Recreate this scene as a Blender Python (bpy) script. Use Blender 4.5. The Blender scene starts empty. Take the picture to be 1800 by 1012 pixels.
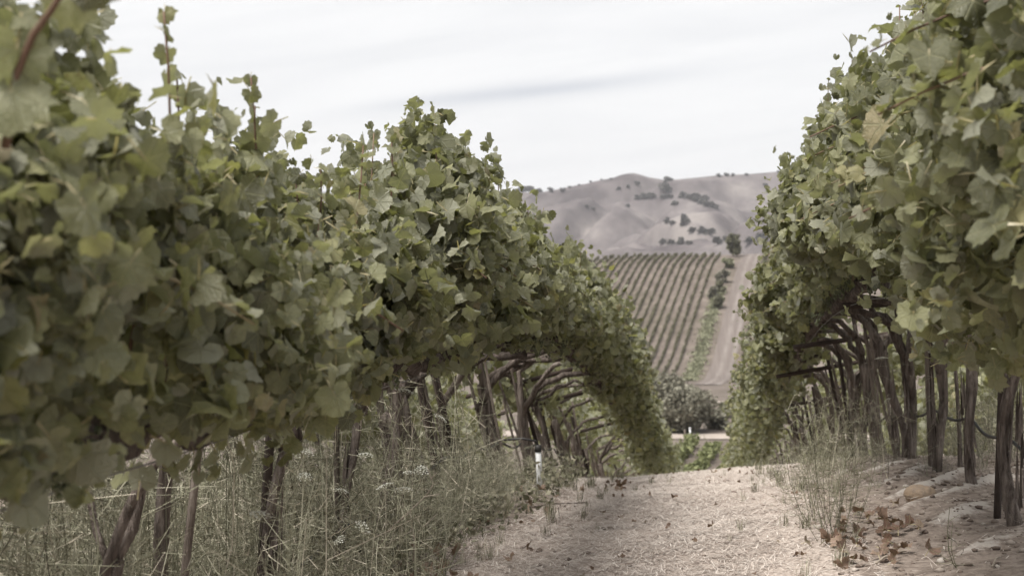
import bpy, math, random
import numpy as np
from mathutils import Vector, Matrix, noise as mnoise

# ------------------------------------------------------------------ scene, camera, light
S = bpy.context.scene
COL = S.collection
R = math.radians
YAW, FPX, HOR = R(7.86), 2500.0, 498.0

cd = bpy.data.cameras.new('camera')
cam = bpy.data.objects.new('camera', cd); COL.objects.link(cam)
cd.sensor_width = 36; cd.lens = 50
cam.location = (0, 0, 0)
cam.rotation_euler = (R(90 - 0.18), 0, YAW)
cd.clip_start = 0.05; cd.clip_end = 30000
cd.dof.use_dof = True; cd.dof.focus_distance = 5.9; cd.dof.aperture_fstop = 5.0
S.camera = cam

W = bpy.data.worlds.new('World'); S.world = W; W.use_nodes = True
SUN_EL, SUN_AZ = R(60), R(-142)            # azimuth from +Y towards +X
def build_world():
    nt = W.node_tree; N = nt.nodes; L = nt.links; N.clear()
    out = N.new('ShaderNodeOutputWorld'); bg = N.new('ShaderNodeBackground')
    sky = N.new('ShaderNodeTexSky'); sky.sky_type = 'NISHITA'; sky.sun_disc = False
    sky.sun_elevation = SUN_EL; sky.sun_rotation = SUN_AZ
    sky.air_density = 1.0; sky.dust_density = 2.0
    tc = N.new('ShaderNodeTexCoord'); sep = N.new('ShaderNodeSeparateXYZ')
    L.new(tc.outputs['Generated'], sep.inputs[0])
    def M(op, a, b=None, c=None, clamp=False):
        n = N.new('ShaderNodeMath'); n.operation = op; n.use_clamp = clamp
        for i, v in enumerate((a, b, c)):
            if v is None: continue
            if isinstance(v, (int, float)): n.inputs[i].default_value = v
            else: L.new(v, n.inputs[i])
        return n.outputs[0]
    x, y, z = sep.outputs
    az = M('ARCTAN2', x, y)                                     # radians from lane direction
    el = M('ARCSINE', z)
    # cloud deck seen at a low angle: long flat streaks
    comb = N.new('ShaderNodeCombineXYZ')
    L.new(M('MULTIPLY', az, 3.4), comb.inputs[0]); L.new(M('SUBTRACT', M('MULTIPLY', el, 24.0), M('MULTIPLY', az, 3.2)), comb.inputs[1])
    nz = N.new('ShaderNodeTexNoise'); nz.inputs['Scale'].default_value = 1.0; nz.inputs['Detail'].default_value = 9; nz.inputs['Roughness'].default_value = 0.58
    nz.inputs['Distortion'].default_value = 0.4
    L.new(comb.outputs[0], nz.inputs['Vector'])
    # one thin blue-grey streak across the cloud deck
    dv = M('SUBTRACT', el, M('ADD', M('MULTIPLY', az, 0.105), 0.147))
    dv = M('ADD', dv, M('MULTIPLY', M('SUBTRACT', nz.outputs[0], 0.5), 0.012))
    gs = M('EXPONENT', M('MULTIPLY', M('POWER', M('DIVIDE', dv, 0.0058), 2.0), -1.0))
    wn = M('EXPONENT', M('MULTIPLY', M('POWER', M('DIVIDE', M('ADD', az, 0.13), 0.10), 2.0), -1.0))
    streak = M('MULTIPLY', gs, wn)
    cover = N.new('ShaderNodeMapRange'); cover.inputs[1].default_value = 0.30; cover.inputs[2].default_value = 0.62
    cover.inputs[3].default_value = 0.0; cover.inputs[4].default_value = 1.0
    L.new(nz.outputs[0], cover.inputs[0])
    mixc = N.new('ShaderNodeMix'); mixc.data_type = 'RGBA'
    mixc.inputs[6].default_value = (0.575, 0.576, 0.580, 1); mixc.inputs[7].default_value = (0.665, 0.660, 0.654, 1)
    L.new(cover.outputs[0], mixc.inputs[0])
    mixs = N.new('ShaderNodeMix'); mixs.data_type = 'RGBA'; mixs.inputs[7].default_value = (0.40, 0.418, 0.452, 1)
    L.new(M('MULTIPLY', streak, M('ADD', 0.35, M('MULTIPLY', nz.outputs[0], 0.9)), clamp=True), mixs.inputs[0]); L.new(mixc.outputs[2], mixs.inputs[6])
    skym = N.new('ShaderNodeMix'); skym.data_type = 'RGBA'; skym.blend_type = 'MULTIPLY'; skym.inputs[0].default_value = 1
    L.new(sky.outputs[0], skym.inputs[6]); skym.inputs[7].default_value = (0.1, 0.1, 0.1, 1)
    fin = N.new('ShaderNodeMix'); fin.data_type = 'RGBA'; fin.inputs[0].default_value = 0.93
    L.new(skym.outputs[2], fin.inputs[6]); L.new(mixs.outputs[2], fin.inputs[7])
    L.new(fin.outputs[2], bg.inputs[0]); bg.inputs[1].default_value = 1.0
    L.new(bg.outputs[0], out.inputs[0])
build_world()

sl = bpy.data.lights.new('sun', 'SUN'); so = bpy.data.objects.new('sun', sl); COL.objects.link(so)
sl.energy = 4.2; sl.angle = R(26); sl.color = (1.0, 0.96, 0.9)
sd = Vector((math.sin(SUN_AZ) * math.cos(SUN_EL), math.cos(SUN_AZ) * math.cos(SUN_EL), math.sin(SUN_EL)))
so.rotation_euler = sd.to_track_quat('Z', 'Y').to_euler()

S.view_settings.view_transform = 'Standard'; S.view_settings.look = 'None'
S.view_settings.exposure = 0.65; S.view_settings.gamma = 1.0; S.view_settings.use_curve_mapping = False
S.render.engine = 'CYCLES'
S.cycles.use_denoising = True
S.cycles.max_bounces = 6; S.cycles.diffuse_bounces = 3; S.cycles.transmission_bounces = 3; S.cycles.transparent_max_bounces = 6
S.cycles.volume_bounces = 0; S.cycles.glossy_bounces = 2
S.cycles.use_adaptive_sampling = True; S.cycles.adaptive_threshold = 0.02

# ------------------------------------------------------------------ helpers
rng = np.random.default_rng(7)
random.seed(7)
_ORD = ['', 'first', 'second', 'third', 'fourth', 'fifth', 'sixth', 'seventh', 'eighth', 'ninth', 'tenth', 'eleventh', 'twelfth', 'thirteenth',
        'fourteenth', 'fifteenth', 'sixteenth', 'seventeenth', 'eighteenth', 'nineteenth', 'twentieth']
def ordinal(n):
    if n <= 20: return _ORD[n]
    t = {2: 'twenty', 3: 'thirty', 4: 'forty'}[n // 10]
    return t + '-' + _ORD[n % 10] if n % 10 else {30: 'thirtieth', 40: 'fortieth'}[n]

def at(px, py, Y):
    """world point seen at photo pixel (px, py) when it stands Y metres down the lane"""
    a = math.atan((px - 900) / FPX) - YAW
    X = Y * math.tan(a)
    d = -X * math.sin(YAW) + Y * math.cos(YAW)
    return X, Y, -(py - HOR) / FPX * d

def tag(o, label=None, cat=None, group=None, kind=None):
    if label: o['label'] = label
    if cat: o['category'] = cat
    if group: o['group'] = group
    if kind: o['kind'] = kind
    return o

def link(name, data, parent=None, loc=None):
    o = bpy.data.objects.new(name, data); COL.objects.link(o)
    if parent is not None: o.parent = parent
    if loc is not None: o.location = loc
    return o

def empty(name, loc, rz=0):
    o = link(name, None, None, loc); o.rotation_euler = (0, 0, rz); o.empty_display_size = 0.1
    return o

def mesh_np(name, V, F, mat=None, smooth=False, uv=None):
    """V (n,3); F list of arrays (m,3) or (m,4); uv per vertex (n,2)"""
    me = bpy.data.meshes.new(name)
    V = np.asarray(V, np.float32)
    if not isinstance(F, (list, tuple)): F = [F]
    F = [np.asarray(f, np.int32) for f in F if len(f)]
    loops = np.concatenate([f.ravel() for f in F])
    tot = np.concatenate([np.full(len(f), f.shape[1], np.int32) for f in F])
    start = np.concatenate([[0], np.cumsum(tot)[:-1]]).astype(np.int32)
    me.vertices.add(len(V)); me.vertices.foreach_set('co', V.ravel())
    me.loops.add(len(loops)); me.loops.foreach_set('vertex_index', loops)
    me.polygons.add(len(tot)); me.polygons.foreach_set('loop_start', start); me.polygons.foreach_set('loop_total', tot)
    if smooth: me.polygons.foreach_set('use_smooth', np.ones(len(tot), bool))
    if uv is not None:
        u = me.uv_layers.new(name='UVMap')
        u.data.foreach_set('uv', np.asarray(uv, np.float32)[loops].ravel())
    me.update(calc_edges=True); me.validate(verbose=False)
    if mat: me.materials.append(mat)
    return me

class MB:
    def __init__(s): s.V = []; s.T = []; s.Q = []; s.n = 0
    def add(s, V, T=None, Q=None):
        V = np.asarray(V, float).reshape(-1, 3)
        if T is not None and len(T): s.T.append(np.asarray(T, int).reshape(-1, 3) + s.n)
        if Q is not None and len(Q): s.Q.append(np.asarray(Q, int).reshape(-1, 4) + s.n)
        s.V.append(V); s.n += len(V)
    def mesh(s, name, mat, smooth=False):
        F = []
        if s.T: F.append(np.concatenate(s.T))
        if s.Q: F.append(np.concatenate(s.Q))
        return mesh_np(name, np.concatenate(s.V), F, mat, smooth)
    def tube(s, pts, rad, k=8, rough=0.0, seed=0.0, ridge=0.0, cap=True):
        pts = np.asarray(pts, float); n = len(pts)
        rad = np.broadcast_to(np.asarray(rad, float), (n,))
        T = np.gradient(pts, axis=0); T /= np.linalg.norm(T, axis=1)[:, None] + 1e-9
        up = np.array([0, 0, 1.0]) if abs(T[0][2]) < 0.8 else np.array([1.0, 0, 0])
        a = np.cross(T[0], up); a /= np.linalg.norm(a)
        V = []
        for i in range(n):
            a = a - T[i] * a.dot(T[i]); a /= np.linalg.norm(a) + 1e-9
            b = np.cross(T[i], a)
            for j in range(k):
                th = 2 * math.pi * j / k
                r = rad[i]
                if rough:
                    r *= 1 + rough * mnoise.noise(Vector((math.cos(th) * 1.3 + seed, math.sin(th) * 1.3 + seed * .7, i * 0.55 + seed)))
                if ridge:
                    r *= 1 + ridge * mnoise.noise(Vector((th * 2.1 + seed, seed, i * 0.16)))
                V.append(pts[i] + r * (math.cos(th) * a + math.sin(th) * b))
        Q = [(i * k + j, i * k + (j + 1) % k, (i + 1) * k + (j + 1) % k, (i + 1) * k + j) for i in range(n - 1) for j in range(k)]
        Tt = []
        if cap:
            V.append(pts[-1] + T[-1] * rad[-1] * .4); c = len(V) - 1
            Tt = [((n - 1) * k + j, (n - 1) * k + (j + 1) % k, c) for j in range(k)]
            V.append(pts[0] - T[0] * rad[0] * .2); c = len(V) - 1
            Tt += [((j + 1) % k, j, c) for j in range(k)]
        s.add(V, Tt, Q)
    def box(s, c, h, rot=None):
        c = np.asarray(c, float); h = np.asarray(h, float)
        g = np.array([[x, y, z] for x in (-1, 1) for y in (-1, 1) for z in (-1, 1)], float) * h
        if rot is not None: g = g @ np.asarray(rot).T
        s.add(g + c, None, [(0, 1, 3, 2), (4, 6, 7, 5), (0, 4, 5, 1), (2, 3, 7, 6), (0, 2, 6, 4), (1, 5, 7, 3)])

def vnoise(x, y, seed=0):
    """smooth value noise on arrays, -1..1"""
    x = np.asarray(x, float); y = np.asarray(y, float)
    xi = np.floor(x).astype(np.int64); yi = np.floor(y).astype(np.int64)
    xf = x - xi; yf = y - yi
    def h(a, b):
        n = (a * 374761393 + b * 668265263 + seed * 982451653) & 0x7fffffff
        n = ((n ^ (n >> 13)) * 1274126177) & 0x7fffffff
        return ((n ^ (n >> 16)) & 0xffff) / 32767.5 - 1
    u = xf * xf * (3 - 2 * xf); v = yf * yf * (3 - 2 * yf)
    return (h(xi, yi) * (1 - u) + h(xi + 1, yi) * u) * (1 - v) + (h(xi, yi + 1) * (1 - u) + h(xi + 1, yi + 1) * u) * v
def fbm(x, y, oct=4, seed=0):
    t = 0; a = 1.0; 
    for i in range(oct):
        t = t + a * vnoise(x, y, seed + i); x = x * 2.03; y = y * 2.03; a *= .5
    return t
def sstep(a, b, x):
    t = np.clip((np.asarray(x, float) - a) / (b - a), 0, 1); return t * t * (3 - 2 * t)

# ------------------------------------------------------------------ materials
class NT:
    def __init__(s, name):
        s.m = bpy.data.materials.new(name); s.m.use_nodes = True
        s.N = s.m.node_tree.nodes; s.L = s.m.node_tree.links; s.N.clear()
        s.out = s.N.new('ShaderNodeOutputMaterial')
    def n(s, t, **kw):
        x = s.N.new(t)
        for k, v in kw.items(): setattr(x, k, v)
        return x
    def put(s, sock, v):
        if v is None: return
        if isinstance(v, bpy.types.NodeSocket): s.L.new(v, sock)
        else: sock.default_value = v
    def M(s, op, a, b=None, clamp=False):
        x = s.n('ShaderNodeMath', operation=op, use_clamp=clamp); s.put(x.inputs[0], a); s.put(x.inputs[1], b); return x.outputs[0]
    def noise(s, vec, scale, detail=3, rough=.55):
        x = s.n('ShaderNodeTexNoise'); s.put(x.inputs['Vector'], vec)
        x.inputs['Scale'].default_value = scale; x.inputs['Detail'].default_value = detail; x.inputs['Roughness'].default_value = rough
        return x.outputs[0]
    def ramp(s, fac, stops, interp='LINEAR'):
        x = s.n('ShaderNodeValToRGB'); x.color_ramp.interpolation = interp; e = x.color_ramp.elements
        while len(e) < len(stops): e.new(0.5)
        for i, (p, c) in enumerate(stops):
            e[i].position = p; e[i].color = (*c, 1) if len(c) == 3 else c
        s.put(x.inputs[0], fac); return x.outputs[0]
    def mix(s, fac, a, b, blend='MIX'):
        x = s.n('ShaderNodeMix', data_type='RGBA', blend_type=blend)
        s.put(x.inputs[0], fac)
        for i, v in ((6, a), (7, b)):
            s.put(x.inputs[i], (*v, 1) if isinstance(v, tuple) and len(v) == 3 else v)
        return x.outputs[2]
    def mr(s, v, a, b, c=0.0, d=1.0):
        x = s.n('ShaderNodeMapRange'); s.put(x.inputs[0], v)
        for i, q in enumerate((a, b, c, d)): x.inputs[i + 1].default_value = q
        return x.outputs[0]
    def scale(s, vec, sc):
        x = s.n('ShaderNodeMapping'); s.put(x.inputs[0], vec); x.inputs['Scale'].default_value = sc; return x.outputs[0]
    def obj(s): return s.n('ShaderNodeTexCoord').outputs['Object']
    def pos(s): return s.n('ShaderNodeNewGeometry').outputs['Position']
    def bump(s, h, strength=.5, dist=.01):
        x = s.n('ShaderNodeBump'); x.inputs['Strength'].default_value = strength; x.inputs['Distance'].default_value = dist
        s.put(x.inputs['Height'], h); return x.outputs[0]
    def bsdf(s, col, rough=.8, spec=.3, normal=None, metal=0.0):
        b = s.n('ShaderNodeBsdfPrincipled'); s.put(b.inputs['Base Color'], (*col, 1) if isinstance(col, tuple) and len(col) == 3 else col)
        s.put(b.inputs['Roughness'], rough); s.put(b.inputs['Specular IOR Level'], spec); s.put(b.inputs['Metallic'], metal)
        if normal is not None: s.L.new(normal, b.inputs['Normal'])
        return b.outputs[0]
    def done(s, shader):
        s.L.new(shader, s.out.inputs[0]); return s.m
    def rand(s):
        a = s.n('ShaderNodeObjectInfo').outputs['Random']; b = s.n('ShaderNodeNewGeometry').outputs['Random Per Island']
        return s.M('FRACT', s.M('ADD', a, b))

def leaf_material(name, stops, petiole=(.38, .33, .20), trans=.34, under=(.275, .275, .215), spec=.62):
    t = NT(name)
    uvn = t.n('ShaderNodeUVMap'); sp = t.n('ShaderNodeSeparateXYZ'); t.L.new(uvn.outputs[0], sp.inputs[0])
    u, v = sp.outputs[0], sp.outputs[1]
    rnd = t.rand()
    base = t.ramp(rnd, stops)
    r2 = t.M('FRACT', t.M('MULTIPLY', rnd, 37.7))
    # vein pattern: five main veins from the stalk, with fine side veins
    r = t.M('SQRT', t.M('ADD', t.M('MULTIPLY', u, u), t.M('MULTIPLY', v, v)))
    ang = t.M('ABSOLUTE', t.M('ARCTAN2', u, v))
    dmin = None
    for k in (0.0, 0.87, 1.92):
        dd = t.M('ABSOLUTE', t.M('SUBTRACT', ang, k))
        dmin = dd if dmin is None else t.M('MINIMUM', dmin, dd)
    dist = t.M('MULTIPLY', t.M('SINE', t.M('MINIMUM', dmin, 1.5)), r)
    vein = t.mr(dist, 0.012, 0.04, 1.0, 0.0)
    side = t.M('SINE', t.M('ADD', t.M('MULTIPLY', r, 34.0), t.M('MULTIPLY', dmin, -22.0)))
    side = t.mr(side, 0.75, 1.0, 0.0, 0.45)
    vm = t.M('MAXIMUM', vein, side)
    uvs = t.n('ShaderNodeCombineXYZ'); t.L.new(u, uvs.inputs[0]); t.L.new(v, uvs.inputs[1]); t.L.new(t.M('MULTIPLY', rnd, 50.0), uvs.inputs[2])
    nz = t.noise(uvs.outputs[0], 3.0, 4)
    nf = t.noise(uvs.outputs[0], 11.0, 3)
    col = t.mix(t.mr(nz, .35, .7), base, t.mix(1.0, base, (.72, .74, .66), 'MULTIPLY'))
    col = t.mix(t.M('MULTIPLY', vm, .48), col, (.38, .375, .23))
    # scattered sun-scorched brown patches on some leaves
    scorch = t.M('MULTIPLY', t.mr(nf, .60, .70), t.mr(r2, .86, .92))
    col = t.mix(t.M('MULTIPLY', scorch, .7), col, (.16, .09, .05))
    geo = t.n('ShaderNodeNewGeometry')
    col = t.mix(t.M('MULTIPLY', geo.outputs['Backfacing'], .75), col, under)
    pet = t.M('GREATER_THAN', u, 2.0)
    col = t.mix(pet, col, petiole)
    hgt = t.M('SUBTRACT', t.M('MULTIPLY', nf, .6), t.M('MULTIPLY', vm, .8))
    nrm = t.bump(hgt, .8, .008)
    b = t.bsdf(col, t.mr(r2, 0, 1, .28, .52), spec, nrm)
    tr = t.n('ShaderNodeBsdfTranslucent'); t.L.new(t.mix(1.0, col, (1.15, 1.2, .62), 'MULTIPLY'), tr.inputs[0])
    mx = t.n('ShaderNodeMixShader'); mx.inputs[0].default_value = trans
    t.L.new(b, mx.inputs[1]); t.L.new(tr.outputs[0], mx.inputs[2])
    return t.done(mx.outputs[0])

M_LEAF = leaf_material('vine_leaf', [(0, (.115, .116, .066)), (.22, (.185, .186, .104)), (.5, (.250, .250, .142)), (.72, (.325, .322, .190)), (.86, (.260, .264, .200)), (.95, (.38, .368, .20)), (1, (.30, .25, .15))])
M_LEAFYOUNG = leaf_material('young_leaf', [(0, (.25, .248, .12)), (.5, (.31, .30, .155)), (1, (.34, .31, .165))])
M_DRYLEAF = leaf_material('dry_leaf', [(0, (.12, .075, .06)), (.4, (.20, .118, .092)), (.75, (.31, .215, .175)), (1, (.36, .29, .24))], trans=.1, under=(.25, .17, .13), spec=.2)

def small_leaf_mat(name, stops, trans=.2, rough=.6):
    t = NT(name)
    col = t.ramp(t.rand(), stops)
    b = t.bsdf(col, rough, .25)
    tr = t.n('ShaderNodeBsdfTranslucent'); t.L.new(col, tr.inputs[0])
    mx = t.n('ShaderNodeMixShader'); mx.inputs[0].default_value = trans
    t.L.new(b, mx.inputs[1]); t.L.new(tr.outputs[0], mx.inputs[2])
    return t.done(mx.outputs[0])
M_BUSH = small_leaf_mat('bush_leaf', [(0, (.13, .122, .092)), (.5, (.20, .192, .148)), (1, (.28, .27, .215))])
M_SHRUB = small_leaf_mat('shrub_leaf', [(0, (.085, .085, .055)), (.5, (.14, .138, .09)), (1, (.20, .195, .13))])
M_PALEWEED = small_leaf_mat('pale_weed', [(0, (.17, .175, .11)), (1, (.27, .27, .18))])
M_OAK = small_leaf_mat('oak_leaf', [(0, (.05, .048, .043)), (1, (.115, .11, .095))], .1)
M_FARROW = small_leaf_mat('far_vine_leaf', [(0, (.085, .080, .050)), (.6, (.135, .128, .082)), (1, (.20, .19, .125))])
M_YOUNGROW = small_leaf_mat('young_row_leaf', [(0, (.10, .11, .05)), (.6, (.17, .185, .085)), (1, (.25, .26, .13))])
M_STRAW = small_leaf_mat('straw', [(0, (.21, .168, .143)), (.35, (.42, .36, .318)), (.8, (.59, .525, .475)), (1, (.70, .65, .60))], .1, .7)
M_WEED = small_leaf_mat('weed_stem', [(0, (.07, .062, .042)), (.2, (.17, .165, .112)), (.6, (.29, .284, .205)), (.85, (.42, .40, .31)), (1, (.62, .55, .45))], .15)
M_WEEDDARK = small_leaf_mat('weed_green', [(0, (.055, .053, .034)), (.35, (.13, .128, .080)), (.7, (.22, .215, .145)), (1, (.38, .35, .26))], .2)
M_FLOWER = small_leaf_mat('white_floret', [(0, (.45, .45, .38)), (1, (.66, .66, .60))], .3)
M_GRAPE = NT('grape'); M_GRAPE = M_GRAPE.done(M_GRAPE.bsdf((.09, .10, .05), .4, .4))

def bark_material(name, c0, c1, c2, sc=1.0):
    t = NT(name)
    o = t.obj()
    st = t.noise(t.scale(o, (38 * sc, 38 * sc, 3.2 * sc)), 1.0, 5, .65)
    bl = t.noise(o, 7 * sc, 3)
    col = t.ramp(st, [(.30, c0), (.5, c1), (.72, c2)])
    col = t.mix(t.mr(bl, .35, .75), col, t.mix(1.0, col, (.62, .60, .58), 'MULTIPLY'))
    return t.done(t.bsdf(col, .9, .15, t.bump(st, 1.0, .05)))
M_BARK = bark_material('vine_bark', (.065, .052, .046), (.21, .175, .155), (.40, .35, .315))
M_CORDON = bark_material('cordon_bark', (.042, .033, .029), (.125, .102, .09), (.25, .21, .187))
t = NT('cane'); _c = t.ramp(t.rand(), [(0, (.10, .058, .042)), (.6, (.17, .105, .072)), (1, (.20, .17, .10))]); M_CANE = t.done(t.bsdf(_c, .6, .3))
def plain(name, c, rough=.6, spec=.3, metal=0.0, var=.35, sc=20):
    t = NT(name); nz = t.noise(t.obj(), sc, 4)
    col = t.mix(t.mr(nz, .3, .75), c, tuple(x * (1 - var) for x in c))
    return t.done(t.bsdf(col, rough, spec, t.bump(nz, .25, .004), metal))
M_RUST = plain('rusty_steel', (.060, .043, .036), .75, .3, 0, .5)
M_WOODSTAKE = bark_material('weathered_stake', (.13, .105, .09), (.22, .185, .16), (.32, .275, .24), .7)
M_GALV = plain('galvanised_wire', (.24, .23, .22), .5, .4, .3)
M_HOSE = plain('black_hose', (.030, .028, .027), .5, .4)
M_PVC = plain('white_pvc', (.72, .73, .74), .45, .4, 0, .18, 9)
M_TWIG = plain('dry_twig', (.36, .31, .255), .8, .2, 0, .45, 60)
t = NT('rock'); _n = t.noise(t.obj(), 9, 5); _n2 = t.noise(t.obj(), 38, 4)
M_ROCK = t.done(t.bsdf(t.mix(t.mr(_n2, .3, .7), t.ramp(_n, [(.3, (.27, .195, .13)), (.7, (.42, .33, .245))]), (.24, .19, .15)), .9, .15, t.bump(_n2, .7, .02)))

def ground_material():
    t = NT('ground_soil')
    p = t.pos()
    att = t.n('ShaderNodeAttribute', attribute_name='mask'); sp = t.n('ShaderNodeSeparateColor'); t.L.new(att.outputs['Color'], sp.inputs[0])
    straw, crust, far = sp.outputs[0], sp.outputs[1], sp.outputs[2]
    n1 = t.noise(p, 2.3, 5); n2 = t.noise(p, 14, 5, .65); n3 = t.noise(p, 70, 3, .6); nb = t.noise(p, .05, 5)
    soil = t.ramp(n2, [(.28, (.12, .094, .079)), (.5, (.24, .197, .168)), (.72, (.36, .305, .265))])
    soil = t.mix(t.M('MULTIPLY', t.mr(n3, .55, .75), .5), soil, (.30, .25, .215))
    stc = t.ramp(n3, [(.3, (.24, .195, .168)), (.55, (.40, .342, .302)), (.75, (.55, .49, .44))])
    sm = t.mr(t.M('ADD', straw, t.M('MULTIPLY', t.M('SUBTRACT', n1, .5), .8)), .30, .62)
    col = t.mix(sm, soil, stc)
    cm = t.mr(t.M('ADD', crust, t.M('MULTIPLY', t.M('SUBTRACT', n2, .5), 1.3)), .50, .85)
    col = t.mix(cm, col, (.47, .425, .385))
    farc = t.ramp(t.noise(p, .35, 5, .6), [(.3, (.105, .087, .075)), (.55, (.145, .121, .105)), (.75, (.19, .162, .14))])
    farc = t.mix(t.mr(nb, .45, .65), farc, t.mix(1.0, farc, (.82, .84, .78), 'MULTIPLY'))
    col = t.mix(far, col, farc)
    h = t.M('ADD', t.M('MULTIPLY', n2, 1.0), t.M('MULTIPLY', n3, .35))
    return t.done(t.bsdf(col, .95, .1, t.bump(h, .9, .03)))
M_GROUND = ground_material()

# ------------------------------------------------------------------ terrain
_SY = np.array([-60, 7, 15, 50, 64, 95, 112, 240, 262, 290, 350, 384, 400, 440, 520, 640, 5000], float)
_SS = np.array([0, 0, -.184, -.184, -.012, -.012, -.05, -.055, 0, .285, .285, 0, -.1, -.16, -.06, 0, 0], float)
_YY = np.concatenate([np.arange(-60, 60, .25), np.arange(60, 700, 1.0), [5000]])
_sl = np.interp(_YY, _SY, _SS)
_ZZ = np.concatenate([[0], np.cumsum((_sl[1:] + _sl[:-1]) / 2 * np.diff(_YY))]) - 1.30
def ridge_q(X, Y): return .78 * X - .62 * Y
def ridge_fn(X, Y):
    X = np.asarray(X, float); Y = np.asarray(Y, float)
    m = sstep(.62, .85, X + .06 * vnoise(X * 3, Y * 3, 5)) * (1 - sstep(2.0, 2.8, X)) * (1 - sstep(9.5, 11, Y))
    q = ridge_q(X, Y) / .42 + .45 * vnoise(X * 1.7, Y * 1.7, 9) + .1
    s = .5 + .5 * np.cos(2 * math.pi * q)
    return m * s ** 2.2 * (.6 + .5 * vnoise(X * 2.5, Y * 2.5, 3))
def ground_z(X, Y, micro=True):
    X = np.asarray(X, float); Y = np.asarray(Y, float)
    z = np.interp(Y, _YY, _ZZ)
    near = 1 - sstep(40, 75, Y)
    z = z + near * .42 * np.tanh(.095 * X / .42)
    hill = sstep(255, 370, Y)
    z = z - hill * .075 * np.clip(-(X + 6), 0, 70) + hill * .02 * np.clip(X, 0, 70)
    z = z + sstep(70, 140, Y) * .6 * vnoise(X / 23, Y / 31, 4)
    if micro:
        m = 1 - sstep(18, 30, Y)
        z = z + m * (.012 * vnoise(X * 4, Y * 4, 1) + .02 * vnoise(X * 1.1, Y * 1.1, 2))
        z = z + .05 * ridge_fn(X, Y)
        # small bank along the right row and a shallow rise under the left row
        z = z + m * (.05 * np.exp(-((X - 1.45) / .35) ** 2) + .03 * np.exp(-((X + 1.5) / .35) ** 2))
    return z
def gz(X, Y): return float(ground_z(X, Y))

def grid_mesh(name, xs, ys, zf, mat, mask=None):
    X, Y = np.meshgrid(xs, ys); Z = zf(X, Y)
    V = np.stack([X, Y, Z], -1).reshape(-1, 3)
    nx = len(xs); i = np.arange(len(ys) - 1)[:, None] * nx + np.arange(nx - 1)[None, :]
    i = i.ravel(); Q = np.stack([i, i + 1, i + 1 + nx, i + nx], 1)
    me = mesh_np(name, V, [Q], mat, True)
    if mask is not None:
        a = me.color_attributes.new('mask', 'FLOAT_COLOR', 'POINT')
        c = np.ones((len(V), 4), np.float32); c[:, :3] = mask(X, Y).reshape(-1, 3); a.data.foreach_set('color', c.ravel())
    return me
def expand(start, end, step, grow):
    out = [start]
    while out[-1] < end: out.append(out[-1] + step); step *= grow
    return np.array(out)
xs = np.concatenate([-expand(2.6, 3500, .08, 1.14)[::-1], np.arange(-2.55, 2.56, .05), expand(2.6, 3500, .08, 1.14)])
ys = np.concatenate([np.linspace(-40, 4.0, 12), np.arange(4.2, 14, .06), expand(14, 70, .08, 1.05), np.arange(74, 400, 3.0), expand(404, 4200, 6, 1.12)])
def gmask(X, Y):
    edge = -1.4 + .115 * (Y - 6.3); straw = sstep(-.12, .38, X - edge) * (1 - sstep(.45, .75, X)) * (1 - sstep(20, 40, Y))
    cr = np.clip(ridge_fn(X, Y) * .95, 0, 1) + .25 * sstep(.8, 1.3, X) * (1 - sstep(8, 12, Y))
    far = sstep(40, 66, Y) * np.ones_like(X)
    return np.stack([straw, cr, far], -1)
tag(link('ground', grid_mesh('ground', xs, ys, ground_z, M_GROUND, gmask)), 'straw-strewn vineyard ground falling away into the valley', kind='structure')

# draped sheets: dirt tracks in the valley and up the facing hill
def drape(name, left, right, ys, mat, lift, label):
    V = []; n = 9
    for y in ys:
        l, r = left(y), right(y)
        for k in range(n):
            x = l + (r - l) * k / (n - 1)
            e = .0 if k in (0, n - 1) else 1.0
            V.append((x, y, float(ground_z(x, y)) + lift * (.35 + .65 * e)))
    Q = [(i * n + k, i * n + k + 1, (i + 1) * n + k + 1, (i + 1) * n + k) for i in range(len(ys) - 1) for k in range(n - 1)]
    tag(link(name, mesh_np(name, V, [np.array(Q)], mat, True)), label, kind='structure')
t = NT('dirt_track'); p = t.pos(); uu = t.n('ShaderNodeSeparateXYZ'); t.L.new(p, uu.inputs[0])
cross = t.M('SUBTRACT', uu.outputs[0], t.M('MULTIPLY', uu.outputs[1], .0905))
lines = t.noise(t.scale(p, (1.0, .04, .04)), 2.2, 4, .6)
rut = t.M('ADD', t.M('EXPONENT', t.M('MULTIPLY', t.M('POWER', t.M('SUBTRACT', cross, -21.0), 2.0), -5.0)), t.M('EXPONENT', t.M('MULTIPLY', t.M('POWER', t.M('SUBTRACT', cross, -22.9), 2.0), -5.0)))
c = t.ramp(lines, [(.3, (.118, .100, .091)), (.6, (.152, .130, .118)), (.8, (.185, .16, .145))])
c = t.mix(t.M('MULTIPLY', rut, t.mr(t.noise(p, .12, 3), .35, .6, .15, .75)), c, (.22, .195, .18))
M_TRACK = t.done(t.bsdf(c, .95, .1))
def trk(y): return -25.0 + .0905 * y
drape('dirt_track', trk, lambda y: trk(y) + 4.7 , np.arange(246, 384, 3.0), M_TRACK, .12, 'pale dirt track climbing straight up the facing hillside')
t = NT('pale_dirt'); p = t.pos(); M_PALEDIRT = t.done(t.bsdf(t.ramp(t.noise(p, .8, 4), [(.3, (.27, .23, .20)), (.7, (.36, .315, .28))]), .95, .1))
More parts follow.
